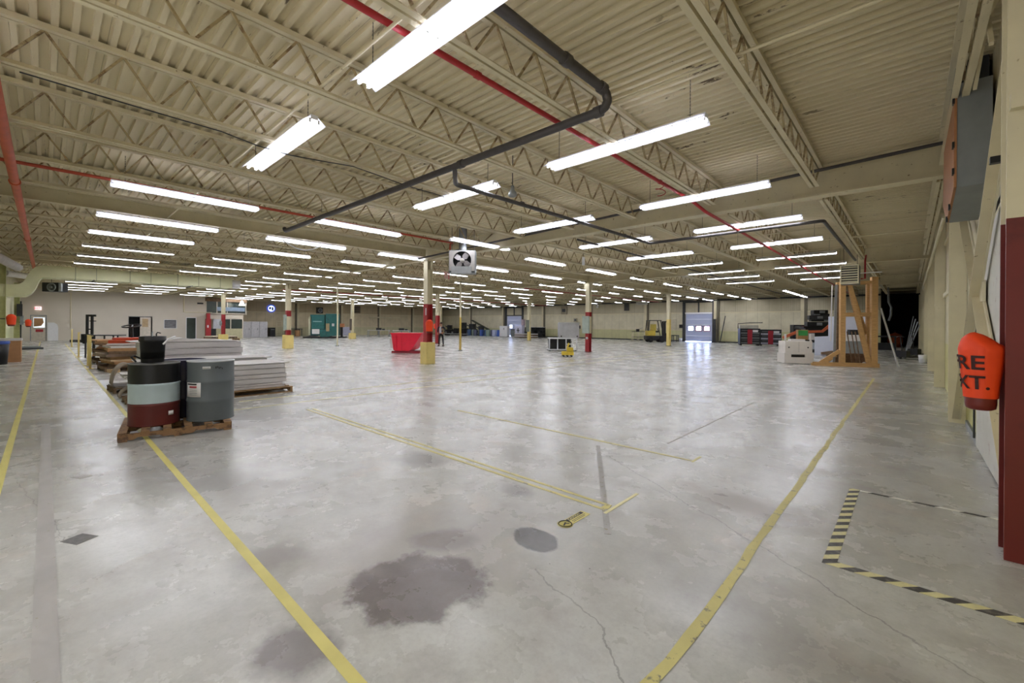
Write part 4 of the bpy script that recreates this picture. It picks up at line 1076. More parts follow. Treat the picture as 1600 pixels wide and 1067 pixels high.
solo('floor_barrier', MB().box((-.02, -.6, 0), (.25, .6, .1), DGREY).box((.02, -.55, .1), (.06, .55, .18), GREY), 'low dark rack lying on the floor left of the aisle', 'rack', (px(37, 546, z=0).x, px(37, 546, z=0).y + .1, 0), .3)
# hand truck left, pallet with flattened cartons, booth
bx_ = ox + 1.9
a = thing('tool_booth', 'cream windowed tool booth beside the office wall', 'booth', (ox+.1, oy+.05, 0))
Lb = 2.9
MB().box((0, 0, 0), (1.5, .08, 2.45), M_OFF).box((0, Lb-.08, 0), (1.5, Lb, 2.45), M_OFF).box((1.42, .08, 1.95), (1.5, Lb-.08, 2.45), M_OFF).box((1.42, .08, 0), (1.5, .55, 1.0), DGREY).box((1.42, .55, 0), (1.5, Lb-.08, 1.0), mat('booth_lower_panel', '#b9b48f', .5)).box((1.42, 1.05, 1.0), (1.5, 1.13, 1.95), M_OFF).box((1.42, 1.75, 1.0), (1.5, 1.83, 1.95), M_OFF).build('walls', a)
MB().box((0, 0, 2.38), (1.5, Lb, 2.44), M_OFF).build('roof', a)
MB().box((1.44, .3, 1.0), (1.46, 1.05, 1.95), mat('booth_white_poster', '#c5cad0', .4)).build('posted_sheets', a)
MB().box((1.44, 1.13, 1.0), (1.46, 1.75, 1.95), GLS).build('window_pane', a); MB().box((1.44, 1.83, 1.0), (1.46, Lb-.08, 1.95), GLS).build('window_pane', a)
a = thing('red_cabinet', 'tall narrow red cabinet at the corner of the tool booth', 'cabinet', (ox+2.0, oy-.15, 0))
MB().box((-.2, -.2, 0), (.2, .2, 1.95), RED).build('body', a); MB().box((.2, -.12, 1.1), (.215, .0, 1.35), WHITE).build('label_plate', a); MB().box((-.14, -.14, 1.95), (.14, .14, 2.5), RED).build('upper_case', a)
a = thing('wall_lamp', 'white bell lamp hanging before the upper office', 'lamp', (px(378, 477, X=-50).x, px(378, 477, X=-50).y, 3.35))
MB().lathe([(.28, 0), (.2, .2), (.1, .45), (.05, .5), (0, .5)], mat('lit_lamp_glass', '#fff6e8', .3, emit=2), n=16, cap=False).build('shade', a); MB().tube([(0, 0, .5), (0, 0, 1.34)], .012, DGREY, 6).build('cord', a)
p = px(345, 532, z=0)
pallet((p.x, p.y, 0), .2, 'wide pallet before the tool booth', 1.3, 2.6, .2, cols_[4])
pallet((p.x, p.y, .201), .25, 'flat pallet laid on the wide pallet before the tool booth', 1.2, 2.2, .14, cols_[3])
solo('flat_carton', MB().cb((0, 0, .04), (1.2, 2.0, .08), mat('pale_card', '#d1c8ae', .7)), 'flattened pale carton on top of those pallets', 'carton', (p.x, p.y, .345), .3)
p = px(334, 527, z=0)
solo('cardboard_box', MB().cb((0, 0, .35), (.7, .7, .7), CARD), 'brown carton standing in front of the tool booth', 'carton', (p.x, p.y, 0), .6, bevel=.01)
LK = mat('grey_locker_paint', '#b2b1b3', .45)
for i in range(3):
    a = thing('steel_locker', 'grey steel locker right of the tool booth, %s from the left' % ordw(i+1), 'locker', (-52.6+.0*i, oy+3.4+i*.82, 0), 0, 'grey lockers')
    MB().box((-.4, 0, .0), (.3, .8, 1.75), LK).build('body', a); MB().box((.302, .04, .08), (.32, .76, 1.7), LK).build('door', a); MB().box((.322, .62, .85), (.34, .66, 1.0), DGREY).build('handle', a)
# far left wall furniture
def at(u, v): p = px(u, v, z=0); return (p.x, p.y, 0)
def face(p): return math.atan2(-p[1], -p[0]) + PI/2   # local -Y towards the camera
def scale_at(p): return (-sn*p[0] + cs*p[1]) / F_PX    # metres per pixel of the photo at that place
p = (-56.2, 17.3, 0)
a = thing('brown_crate', 'rusty brown crate against the far left wall', 'crate', p)
MB().box((-.5, -.45, 0), (.5, .45, 1.1), mat('rusty_brown', '#8a5330', .7, var=.2)).build('body', a); MB().box((-.52, -.47, 1.1), (.52, .47, 1.16), DGREY).build('lid', a)
a = thing('black_bin', 'black box bin right of the brown crate', 'bin', (-56.4, 18.4, 0)); MB().box((-.4, -.3, 0), (.4, .3, 1.05), BLACK).build('body', a); MB().box((.4, -.2, .8), (.43, .2, .86), GREY).build('handle', a)
a = thing('wall_ladder_rack', 'pale ladder-like rack on the far left wall', 'rack', (-57.1, 19.2, 0))
for y in (0, .55, .75, 1.3): MB().box((-.03, y, 0), (.03, y+.06, 1.95), CREAM2).build('rail', a)
for k in range(7): MB().box((-.02, .06, .2+k*.26), (.02, .55, .24+k*.26), CREAM2).build('rung', a); MB().box((-.02, .81, .2+k*.26), (.02, 1.3, .24+k*.26), CREAM2).build('rung', a)
a = thing('fibre_drum', 'brown fibre drum before the far left wall', 'drum', (-55.6, 21.1, 0)); MB().lathe([(0, 0), (.3, 0), (.3, .78), (0, .78)], CARD, n=20).build('body', a); MB().lathe([(.31, .76), (.31, .82), (0, .82)], DGREY, n=20).build('lid', a)
a = thing('work_table', 'dark work table beside the fibre drum', 'table', (-56.6, 20.9, 0)); MB().box((-.5, -.5, .85), (.5, 1.0, .93), DGREY).build('tabletop', a)
for x in (-.45, .4):
    for y in (-.45, .9): MB().box((x, y, 0), (x+.06, y+.06, .85), DGREY).build('leg', a)
q = px(424, 482, X=-57.3)
a = thing('round_sign', 'round glowing white and blue sign on the far left wall', 'sign', (-57.4, q.y, q.z))
MB().lathe([(0, 0), (.36, 0), (.36, .1), (0, .1)], mat('sign_glow', '#cfdcff', .3, emit=.7), n=24, axis='X').build('face', a)
MB().lathe([(.36, 0), (.5, 0), (.5, .08), (.36, .08)], mat('sign_blue_halo', '#3a50b8', .3, emit=.3), n=24, axis='X', cap=False).build('rim', a)  # glowing blue ring imitates the halo around the sign
MB().box((.101, -.26, -.1), (.115, -.03, .18), BLUE).box((.101, .04, -.22), (.115, .24, .16), BLUE).build('emblem', a)
a = thing('black_cabinet', 'black control cabinet at the corner of the far left wall', 'cabinet', (-55.7, 23.1, 0), R(45))
MB().box((-.45, -.35, 0), (.4, .35, 1.55), mat('near_black_paint', '#1f1d24', .4)).box((-.45, -.2, 1.55), (-.1, .2, 2.1), BLACK).build('body', a); MB().box((-.2, -.37, 1.2), (.2, -.35, 1.5), PAPER).build('papers', a); MB().box((.0, -.37, .95), (.38, -.35, 1.1), PAPER).build('note', a)
# teal press
p = at(506, 528); s = scale_at(p)
a = thing('press_brake', 'large teal press machine against the far left wall', 'machine', p, R(52))
MB().box((-1.15, -.5, .9), (.2, .6, 2.5), GREENM).box((-1.3, -.4, 2.3), (.25, .5, 2.55), GREENM).box((-.25, -.55, .1), (.75, .6, .95), GREENM).build('upper_frame', a)
MB().box((.35, -.7, .25), (1.5, .7, 2.65), GREENM).build('side_cabinet', a)
MB().box((-1.2, -.6, .28), (-.25, .5, .9), mat('dark_teal', '#14494a', .5)).box((-1.1, -.52, .92), (.3, -.5, 1.0), BLACK).build('bed', a)
MB().box((-1.5, -.3, .3), (-1.3, .2, 2.3), mat('pale_conduit', '#c3c0a2', .5)).build('side_guard', a)
MB().box((-1.05, -.63, .45), (-.3, -.6, .98), PAPER).build('white_notice', a)
MB().box((-1.0, -.53, 1.75), (-.1, -.51, 1.85), mat('pale_nameplate', '#8fb8b3', .4)).build('nameplate', a)
MB().box((-1.9, -.9, 0), (1.2, .8, .14), BLACK).build('base_mat', a)
MB().box((.4, -.74, .75), (.75, -.7, 1.6), mat('amber_guard', '#a8926a', .4)).build('front_guard', a)
MB().box((1.0, -.73, 1.3), (1.25, -.71, 1.6), PAPER).build('label', a)
q = px(499, 485, X=-57.2)
a = thing('wall_fan', 'black round-faced wall fan above the teal press', 'fan', (-57.2, q.y, q.z - .4))
MB().box((-.2, -.35, 0), (.3, .35, .8), BLACK).build('casing', a); MB().lathe([(.18, 0), (.26, .03), (.3, 0)], GREY, (.3, 0, .4), 20, 'X').build('ring', a)
a = thing('robot_stand', 'dark and orange tool stand right of the teal press', 'stand', at(534, 527.5), R(50))
MB().box((-.4, -.4, 0), (.5, .4, .12), BLACK).box((-.1, -.1, .12), (.1, .1, 1.2), DGREY).build('base', a); MB().box((-.2, -.2, 1.2), (.25, .2, 1.6), mat('salmon_orange', '#d0885c', .5)).build('orange_head', a)
q = px(543, 520, X=-57.3)
solo('white_board_panel', MB().box((0, 0, 0), (.05, 1.6, 1.15), mat('lilac_white', '#cfcfe2', .5)), 'pale panel leaning on the far left wall right of the teal press', 'panel', (-57.35, q.y-.8, 0))
q = px(557, 483, X=-57.3)
a = thing('wall_louvre', 'brown louvre high on the far left wall', 'louvre', (-57.4, q.y-.6, 3.1))
MB().box((0, 0, 0), (.05, 1.2, 1.0), mat('louvre_brown', '#6b5d4a', .6)).build('frame', a); MB().box((.06, .1, .2), (.08, 1.1, .25), DGREY).box((.06, .1, .5), (.08, 1.1, .55), DGREY).box((.06, .1, .8), (.08, 1.1, .85), DGREY).build('slats', a)
solo('wall_pipe', MB().tube([(0, 0, 0), (0, 5.0, 0)], .09, CREAM2, 8), 'white horizontal duct pipe on the far left wall', 'pipe', (-57.2, px(577, 493, X=-57.2).y, 2.55))
# low tables in the far middle
for i, (u, w) in enumerate(((592, 2.6), (606, 2.0))):
    p = at(u, 526.3)
    a = thing('work_table', ('long low white table far behind the red hopper', 'low table with dark tools far behind the red hopper')[i], 'table', (p[0]+3*i, p[1], 0), R(50))
    MB().box((-w/2, -.4, .78), (w/2, .4, .84), SHEET).build('tabletop', a)
    for x in (-w/2+.05, 0, w/2-.05): MB().box((x-.03, -.38, 0), (x+.03, -.32, .78), GREY).box((x-.03, .32, 0), (x+.03, .38, .78), GREY).build('leg', a)
    MB().box((-.3, -.2, .84), (.3, .2, 1.1), BLACK).box((.4, -.1, .84), (.7, .1, 1.0), DGREY).build('tools', a)
for i, (u, v, z1) in enumerate(((527, 541, 4.1), (719, 548, 4.1))):
    p = at(u, v)
    a = thing('drop_pole', ('slim cream service pole left of the middle column', 'slim yellow-footed service pole right of the person')[i], 'pole', p)
    MB().box((-.04, -.04, 2.0 if i else 0), (.04, .04, z1), CREAM2).build('pole', a)
    if i: MB().box((-.045, -.045, 0.05), (.045, .045, 2.0), mat('pole_tan_yellow', '#c5a94f', .5)).build('yellow_foot', a)
    MB().box((-.09, -.09, 0), (.09, .09, .05), GREY).build('foot_plate', a)
# red self-dumping hopper
p = at(640, 551); HR = mat('hopper_red', '#ec2440', .35, var=.06)
a = thing('dump_hopper', 'bright red self-dumping hopper left of the middle column', 'hopper', p, YAW - .15)
MB().prism([(-.72, .16), (-.84, .95), (-.88, 1.05), (.86, 1.05), (.8, .92), (.28, .18), (.1, .12), (-.6, .12)], 'Y', -.5, .55, HR).build('bin', a)
MB().box((-.9, -.55, 1.05), (.9, .6, 1.09), HR).build('rim', a)
MB().box((-.85, -.45, 0.0), (.75, -.3, .11), mat('hopper_frame_red', '#8d1c2a', .5)).box((-.85, .3, 0.0), (.75, .45, .11), mat('hopper_frame_red', '#8d1c2a', .5)).box((-.85, -.3, .03), (-.7, .3, .1), BLACK).build('fork_frame', a)
MB().bar((-.55, -.52, .15), (-.55, -.52, .95), .05, .03, HR).bar((-.25, -.515, .15), (-.25, -.515, .95), .04, .02, HR).build('ribs', a)
MB().bar((-.86, -.3, .3), (-.92, -.3, .75), .05, .2, SHEET).build('latch_plate', a)
# steel bench and box, yellow jack
p = at(878, 548)
a = thing('steel_bench', 'white-framed steel bench with dark openings, left of the panel column', 'bench', p, YAW+.05)
W2 = .86
MB().box((-W2, -.4, .74), (W2, .5, .8), WHITE).box((-W2, -.4, .06), (W2, .5, .12), WHITE).build('shelves', a)
fr = MB()
for x in (-W2, -.36, .16, .56, W2-.06): fr.box((x, -.4, .12), (x+.06, -.34, .74), WHITE)
fr.box((.22, -.4, .4), (.56, -.34, .46), WHITE); fr.build('front_frame', a)
MB().box((-W2+.06, -.3, .12), (.5, .48, .74), BLACK).build('black_infill', a)  # black block filling the bench openings
for x in (-W2+.03, W2-.09): MB().box((x, -.36, 0), (x+.06, -.3, .06), DGREY).box((x, .4, 0), (x+.06, .46, .06), DGREY).build('feet', a)
a = thing('steel_hood', 'galvanised sheet metal box standing on the steel bench', 'metal box', (p[0]+.42*math.cos(YAW), p[1]+.42*math.sin(YAW), .801), YAW+.05)
MB().box((-.62, -.2, 0), (.6, .45, .9), mat('bright_galvanised', '#bcbdc0', .35, .45, .12, 3)).build('box', a); MB().box((-.6, -.3, .9), (.62, .5, .96), mat('top_lip_metal', '#c9cac6', .4, .2)).build('lid', a)
for x in (-.5, .48): MB().lathe([(0, -.01), (.045, -.01), (.045, 0), (0, 0)], BLACK, (x, -.2, .1), 12, 'Y').build('grommet', a)
p = at(887, 557)
a = thing('yellow_jack', 'small yellow wheeled machine in front of the steel bench', 'machine', p, YAW)
YJ = mat('machine_yellow', '#e2c33a', .4)
MB().box((-.3, -.2, .08), (.28, .2, .26), YJ).box((-.05, -.18, .26), (.26, .18, .46), YJ).build('body', a, bevel=.015)
MB().bar((-.02, 0, .46), (.06, 0, .68), .2, .06, YJ).build('upright', a); MB().tube([(.2, -.12, .46), (.3, -.12, .6), (.3, .12, .6), (.2, .12, .46)], .018, WHITE, 6).build('handle', a)
for x in (-.22, -.02, .18):
    for y in (-.16, .16): MB().lathe([(0, -.02), (.04, -.02), (.04, .02), (0, .02)], RUBBER, (x, y, .04), 10, 'Y').build('caster', a)
# ---- along the back wall, left part
p = at(741, 524.5)
def bw_(u, y): q = px(u, 515, Y=y); return q.x
for i in range(10):
    u = 733 + i*4.9
    c = [mat('drum_grey_green', '#55605c', .4), mat('drum_steel_blue', '#44608a', .4), mat('drum_slate_violet', '#5b5f78', .4), BLUE, mat('drum_pale_green', '#93a79a', .4)][(i*3+1) % 5]
    if i in (8,): c = mat('drum_white', '#c4cbe6', .4)
    a = thing('plastic_drum', 'upright drum in the row by the back wall, %s from the left' % ordw(i+1), 'drum', (bw_(u, 41.8), 41.8 + .3*(i % 2), 0), 0, 'drums by the back wall')
    MB().lathe([(0, 0), (.27, 0), (.29, .1), (.29, .8), (.27, .88), (0, .88)], c, n=16).build('body', a); MB().lathe([(.2, .885), (.2, .9), (0, .9)], BLACK, n=12).build('lid', a)
JK = mat('black_machine_paint', '#1b1c1f', .5, var=.3)
for i, (u, w, h) in enumerate(((702, 1.0, 1.5), (712, 1.0, 1.0), (724, 1.1, 1.9), (737, 1.3, 1.7), (751, 1.1, 1.4))):
    a = thing('black_machine', 'black machine heap by the back wall, %s from the left' % ordw(i+1), 'machine', (bw_(u, 43.3), 43.3, 0), .2, 'black machines by the back wall')
    MB().box((-w/2, -.5, 0), (w/2, .5, h*.55), JK).build('base', a); MB().cb((.1, 0, h*.78), (w*.6, .6, h*.44), JK, .2).build('upper_body', a)
    MB().bar((-w/2, -.3, h*.9), (w/2, -.2, h*.6), .12, .12, DGREY).box((-w*.4, -.53, .2), (-w*.1, -.5, .5), GREY).build('arm', a)
a = thing('conveyor', 'slanting dark conveyor rising behind the drums', 'conveyor', (bw_(754, 44.3), 44.3, 0))
MB().bar((-2.0, -.3, 2.25), (1.6, -.3, .9), .35, .16, mat('conveyor_olive', '#4a4d3c', .6)).build('bed', a); MB().bar((-1.2, -.3, 0), (-1.2, -.3, 1.9), .1, .1, DGREY).bar((1.2, -.3, 0), (1.2, -.3, 1.0), .1, .1, DGREY).build('legs', a)
a = thing('flat_trolley', 'long low trolley before the black machines', 'trolley', (bw_(712, 40.2), 40.2, 0)); MB().box((-2.2, -.5, .2), (2.2, .5, .3), GREY).build('deck', a)
for x in (-1.9, 1.9): MB().box((x-.1, -.4, 0), (x+.1, .4, .2), RUBBER).build('wheels', a)
a = thing('white_cabinet', 'white cabinet left of the left dock door', 'cabinet', (bw_(788.5, 41), 41, 0), .3)
MB().box((-.55, -.4, .06), (.55, .4, 1.45), WHITE).build('body', a); MB().box((-.5, -.38, 0), (.5, .38, .06), BLACK).build('plinth', a); MB().box((.05, -.42, .95), (.12, -.4, 1.2), BLACK).build('handle', a)
a = thing('grey_crate', 'grey crate in front of the left dock door', 'crate', (bw_(800.5, 41.6), 42.2, 0), .3)
MB().box((-.5, -.4, .1), (.5, .4, .95), GALV).build('body', a); MB().box((-.45, -.35, 0), (.45, .35, .1), SHEET).build('feet', a); MB().box((-.52, -.42, .95), (.52, .42, 1.02), BLACK).build('lid', a)
a = thing('pale_machine', 'pale lilac upright machine right of the left dock door', 'machine', (bw_(812, 41.6), 41.6, 0), .3)
MB().box((-.5, -.4, 0), (.5, .4, 1.55), mat('lilac_white', '#cfcfe2', .5)).build('body', a); MB().box((-.1, -.43, .6), (.0, -.4, 1.2), BLACK).box((-.25, -.43, .85), (.15, -.4, .95), BLACK).build('controls', a); MB().box((.3, -.2, 1.55), (.7, .2, 2.3), mat('pink_grey', '#b7a4ac', .5)).build('top_box', a)
for i in range(3):
    x = bw_(824 + i*10.5, 43)
    a = thing('black_rack', 'black open rack right of the left dock door, %s from the left' % ordw(i+1), 'rack', (x, 43, 0), 0, 'black racks')
    w = .55
    MB().box((-w*.95, .2, .0), (w*.95, .3, 1.35), JK).build('back', a)
    for z in (.08, .5, .92, 1.3): MB().box((-w, -.3, z), (w, .3, z+.05), DGREY if z < 1.2 else SHEET).build('shelf', a)
    for xx in (-w, w-.05): MB().box((xx, -.3, 0), (xx+.05, -.25, 1.35), BLACK).box((xx, .15, 0), (xx+.05, .2, 1.35), BLACK).build('upright', a)
    MB().box((-w*.7, -.25, .14), (w*.6, .15, .4), JK).box((-w*.6, -.25, .56), (w*.2, .15, .8), DGREY).build('stored_parts', a)
a = thing('flat_pallet_stack', 'low stack of red-brown flats in front of the black racks', 'stack', (bw_(822, 40.5), 40.5, 0))
for k in range(4): MB().box((-1.5, -.5, .02+k*.14), (1.5, .5, .1+k*.14), [PALD, SHEET][k % 2]).build('flat', a)
# ---- back wall, middle part
a = thing('tool_stand', 'open tubular table with clamps left of the forklift', 'table', at(997, 532.5), YAW)
MB().box((-.6, -.3, .95), (.6, .3, 1.0), DGREY).box((-.6, -.3, .4), (.6, .3, .44), DGREY).build('shelves', a)
for x in (-.55, .0, .55): MB().bar((x*1.15, -.25, 0), (x, -.25, 1.0), .05, .05, CREAM2).bar((x*1.15, .25, 0), (x, .25, 1.0), .05, .05, CREAM2).build('leg', a)
MB().box((-.2, -.1, 1.0), (.1, .1, 1.25), BLACK).bar((-.3, 0, 1.1), (.5, 0, 1.4), .04, .04, GREY).build('clamp', a)
p = at(1026, 534.5)
a = thing('forklift', 'yellow and black forklift parked by the back wall', 'forklift', p, YAW)
FY = mat('forklift_yellow', '#cdb546', .4)
MB().box((-1.0, -.45, .62), (-.25, .45, 1.12), FY).build('hood', a, bevel=.04)
MB().box((-1.12, -.5, .25), (.55, .5, .62), mat('forklift_grey', '#2c2c2e', .5)).build('chassis', a)
MB().box((-.55, -.3, 1.12), (-.15, .3, 1.75), mat('seat_yellow', '#b9a548', .6)).box((-.4, -.3, .95), (.1, .3, 1.1), BLACK).build('seat', a)
og = MB()
for y in (-.45, .45): og.bar((-.95, y, 1.1), (-.85, y, 2.12), .06, .06, BLACK).bar((.5, y, .6), (.22, y, 2.1), .06, .06, BLACK)
og.box((-.9, -.5, 2.08), (.3, .5, 2.14), BLACK); og.build('overhead_guard', a)
MB().box((.62, -.4, .1), (.74, -.25, 2.05), JK).box((.62, .25, .1), (.74, .4, 2.05), JK).box((.64, -.25, .2), (.7, .25, 1.9), JK).box((.62, -.4, 1.95), (.8, .4, 2.05), JK).build('mast', a)
MB().box((.74, -.45, .3), (.8, .45, .9), BLACK).build('carriage', a)
for y in (-.3, .3): MB().box((.8, y-.06, .06), (1.3, y+.06, .11), DGREY).box((.8, y-.06, .11), (.85, y+.06, .5), DGREY).build('fork', a)
for x, r in ((-.75, .23), (.35, .3)):
    for y in (-.5, .5): MB().lathe([(0, -.1), (r*.9, -.1), (r, -.06), (r, .06), (r*.9, .1), (0, .1)], RUBBER, (x, y, r), 18, 'Y').build('wheel', a)
MB().tube([(.2, 0, 1.0), (.05, 0, 1.35)], .03, BLACK, 6).build('steering_column', a)
a = thing('step_stool', 'small dark stool between the forklift and the dock door', 'stool', at(1055, 534)); MB().box((-.3, -.25, .6), (.3, .25, .68), BLACK).build('seat', a)
for x in (-.25, .25):
    for y in (-.2, .2): MB().box((x-.03, y-.03, 0), (x+.03, y+.03, .6), BLACK).build('leg', a)
a = thing('white_bucket', 'small white bucket left of the right dock door', 'bucket', at(1063, 534)); MB().lathe([(0, 0), (.15, 0), (.19, .38), (.17, .38), (.14, .02), (0, .02)], WHITE, n=16).build('pail', a); MB().tube([(-.18, 0, .36), (0, -.03, .3), (.18, 0, .36)], .008, DGREY, 5).build('handle', a)
solo('wall_box', MB().box((0, -.12, 0), (.35, 0, .35), BLACK), 'small black box on the back wall left of the right dock door', 'box', (px(1062, 510, Y=YB).x, YB-.02, 1.4))
solo('wall_panel', MB().box((0, -.06, 0), (.9, 0, 1.1), mat('cream_panel_paint', '#c8bfa6', .5)), 'flat cream panel on the back wall right of the forklift', 'panel', (px(1050, 510, Y=YB).x-.4, YB-.03, 1.2))
a = thing('pipe_rack', 'dark upright rack beside the right dock door', 'rack', (px(1116, 520, Y=44.4).x, 44.35, 0)); MB().box((-.15, -.1, 0), (.15, .1, 2.3), DGREY).build('upright', a); MB().box((-.2, -.2, 0), (.2, .2, .08), BLACK).build('foot', a)
a = thing('leaning_pole', 'dark pole leaning on the back wall right of the dock door', 'pole', (px(1124, 530, Y=44).x, 44.2, 0)); MB().bar((0, 0, .03), (.3, .55, 2.6), .06, .06, DGREY).build('pole', a); MB().box((-.1, -.1, 0), (.5, .12, .12), BLACK).build('foot', a)
# lettering board hanging high
a = thing('ceiling_sign', 'weathered white sign board hanging high before the back wall', 'sign', (px(1003, 471, Y=41.0).x, 41.0, 3.72)); MB().box((-.62, -.03, 0), (.62, .0, .3), mat('sign_grey_white', '#b5b1a5', .5)).build('board', a); MB().box((-.45, -.035, .12), (.4, -.03, .18), mat('faded_letter_band', '#8a867a', .5)).build('faded_lettering', a)
for x in (-.5, .5): MB().tube([(x, 0, .3), (x, 0, .97)], .008, DGREY, 6).build('hanger', a)
a = thing('wall_clock', 'round pale clock high on the back wall', 'clock', (px(934, 478, Y=YB).x, YB-.03, 3.9-.0)); MB().lathe([(0, -.05), (.24, -.05), (.26, 0), (0, 0)], CREAM2, (0, 0, 0), 20, 'Y').build('rim', a); MB().lathe([(0, -.06), (.2, -.06), (.2, -.05), (0, -.05)], SHEET, (0, 0, 0), 20, 'Y').build('dial', a)
for i, (u, v, w, h, c, t_) in enumerate(((882, 485, .9, 1.0, '#948a72', 'brown vent panel high on the back wall'), (980, 478, .6, 1.1, '#3d3a36', 'dark framed vent high on the back wall left of the sign'), (900, 500, .5, .5, '#a9a08a', 'small box on the back wall above the steel bench'), (906, 511, .3, .4, '#33302c', 'black bell on the back wall above the steel bench'), (819, 508, .35, .25, '#26241f', 'black square box on the back wall right of the left dock door'))):
    q = px(u, v, Y=YB)
    a = thing('wall_vent' if i < 2 else 'wall_box', t_, 'vent' if i < 2 else 'box', (q.x, YB-.08, q.z - h/2))
    MB().box((-w/2, -.08, 0), (w/2, 0.0, h), mat('wallbox%d' % i, c, .5)).build('cover', a); MB().box((-w*.3, -.09, h*.3), (w*.3, -.082, h*.7), DGREY).build('grille', a)
# ---- tool chests right of the dock door
def chest(loc, rz, w, h, d, body, drawers, label, red=True):
    a = thing('tool_chest', label, 'tool chest', loc, rz, 'tool chests by the back wall')
    MB().box((-w/2, -d/2, .1), (w/2, d/2, h), body).build('case', a)
    n = 6; hh_ = (h-.2)/n
    for k in range(n):
        z = .14 + k*hh_
        dr = MB().box((-w/2+.05, -d/2-.02, z), (w/2-.05, -d/2, z+hh_-.05), drawers[k % len(drawers)]).build('drawer', a)
        MB().box((-w/2+.1, -d/2-.05, z+hh_-.12), (w/2-.1, -d/2-.02, z+hh_-.09), GREY).build('handle', dr)
    if red: MB().box((-w*.14, -d/2-.06, .14), (w*.1, -d/2-.052, h-.1), mat('chest_red', '#a02a34', .4)).build('red_stripe', a)
    MB().box((w*.12, -d/2-.06, h-.3), (w*.38, -d/2-.052, h-.12), PAPER).build('paper_note', a)
    for x in (-w/2+.1, w/2-.1): MB().lathe([(0, -d*.45), (.05, -d*.45), (.05, d*.45), (0, d*.45)], RUBBER, (x, 0, .05), 10, 'Y').build('caster_pair', a)
    return a
DGR = mat('chest_drawer_grey', '#5f625f', .4, .2); DSL = mat('chest_drawer_silver', '#b9b9c8', .35, .2)
p = at(1170, 539.5); chest(p, .45, 1.5, 1.42, .9, JK, [DGR, BLACK], 'dark tool chest with a red stripe, left of the three chests')
a = thing('bent_rail', 'long dark curved rail standing on the left tool chest', 'rail', (p[0], p[1], 1.421), .45); MB().tube([(-.85, -.1, 0), (-.85, -.1, .4), (0, -.1, .47), (1.0, -.1, .5)], .035, JK, 6).build('rail', a); MB().box((-.7, -.1, 0), (.7, .1, .28), mat('pale_tray', '#b7b3a2', .5)).build('tray', a)
p = at(1202, 540); chest(p, .45, 1.55, 1.35, .9, JK, [DSL, BLACK], 'silver-drawered tool chest, middle of the three chests')
p = at(1234, 542); 
a = chest((p[0]+.6, p[1]+1.5, 0), .45, 1.5, 1.75, .9, JK, [mat('charcoal_panel', '#2f2f38', .5), DGR], 'tall dark tool chest with a red top drawer, right of the three chests')
# ---- white cabinet and the pile around it
p = at(1242, 567.5)
a = thing('cream_cabinet', 'cream wheeled cabinet with an arched cut-out, left of the timber frame', 'cabinet', p, YAW*.75)
CB = mat('cabinet_cream', '#d9d3cb', .5, var=.04)
MB().box((-.52, -.35, .46), (.52, .35, .96), CB).build('upper_box', a, bevel=.008)
MB().prism([(-.55, .02), (.55, .02), (.55, .44), (-.55, .44), (-.55, .30), (-.3, .30), (-.2, .40), (.15, .40), (.27, .30), (-.55, .299)], 'Y', -.34, -.3, CB) if False else None
MB().box((-.56, -.38, .02), (.56, .36, .28), CB).box((-.56, -.38, .28), (-.3, .36, .46), CB).box((.25, -.38, .28), (.56, .36, .46), CB).box((-.3, -.38, .40), (.25, .36, .46), CB).build('lower_box', a)
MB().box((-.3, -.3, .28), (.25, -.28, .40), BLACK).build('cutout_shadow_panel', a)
for x in (-.5, .47): MB().box((x-.03, -.33, .96), (x+.03, -.27, 1.26), CB).build('corner_post', a)
MB().box((-.2, -.1, .96), (.35, .2, 1.04), SHEET).build('tray', a)
for x in (-.38, .35): MB().lathe([(0, -.01), (.03, -.01), (.03, 0), (0, 0)], BLACK, (x, -.352, .7), 10, 'Y').build('knob', a)
MB().bar((.0, -.356, .48), (.0, -.356, .94), .008, .004, DGREY).build('door_gap', a)
p = at(1263, 550)
a = thing('pale_blue_crate', 'pale blue-grey machine base beside the cream cabinet', 'machine', (p[0], p[1], 0), .4)
MB().box((-.45, -.5, .2), (.75, .5, .62), mat('pale_blue_grey', '#b9c2cb', .4)).build('body', a); MB().box((-.35, -.45, 0), (.6, .45, .2), DGREY).build('plinth', a)
MB().box((-.5, -.5, .62), (.9, .5, .78), BLACK).build('top_deck', a)
q0 = (p[0], p[1])
a = thing('cardboard_carton', 'green printed carton on the pale blue machine base', 'carton', (q0[0]-.3, q0[1]-.25, .781), .4)
MB().box((-.28, -.22, 0), (.28, .2, .62), mat('carton_tan', '#b48a57', .7)).build('box', a); MB().box((-.25, -.226, .25), (.25, -.22, .58), mat('green_print', '#3f9a48', .5)).build('green_print', a); MB().box((.29, -.2, 0), (.62, .15, .4), SHEET).build('white_flap', a)
a = thing('orange_tarp', 'orange slanting sheet below the black engine pile', 'sheet', (q0[0]-.25, q0[1]+.6, .781), .4)
MB().prism([(-1.3, .15), (-.5, .55), (.9, .6), (1.3, 1.0), (1.35, .8), (.95, .45), (-.4, .4), (-1.2, 0)], 'Y', 0, .08, mat('tarp_orange', '#dd7047', .6)).build('sheet', a)
a = thing('engine_pile', 'black lumpy machinery piled high left of the white boards', 'machinery', (q0[0]+.25, q0[1]+2.3, 0), .4)
rr = random.Random(9)
MB().box((-.9, -.5, 0), (.9, .5, 1.5), JK).build('rack_base', a)
MB().box((-1.0, -.55, 1.5), (1.0, .5, 1.62), BLACK).build('lower_tray', a)
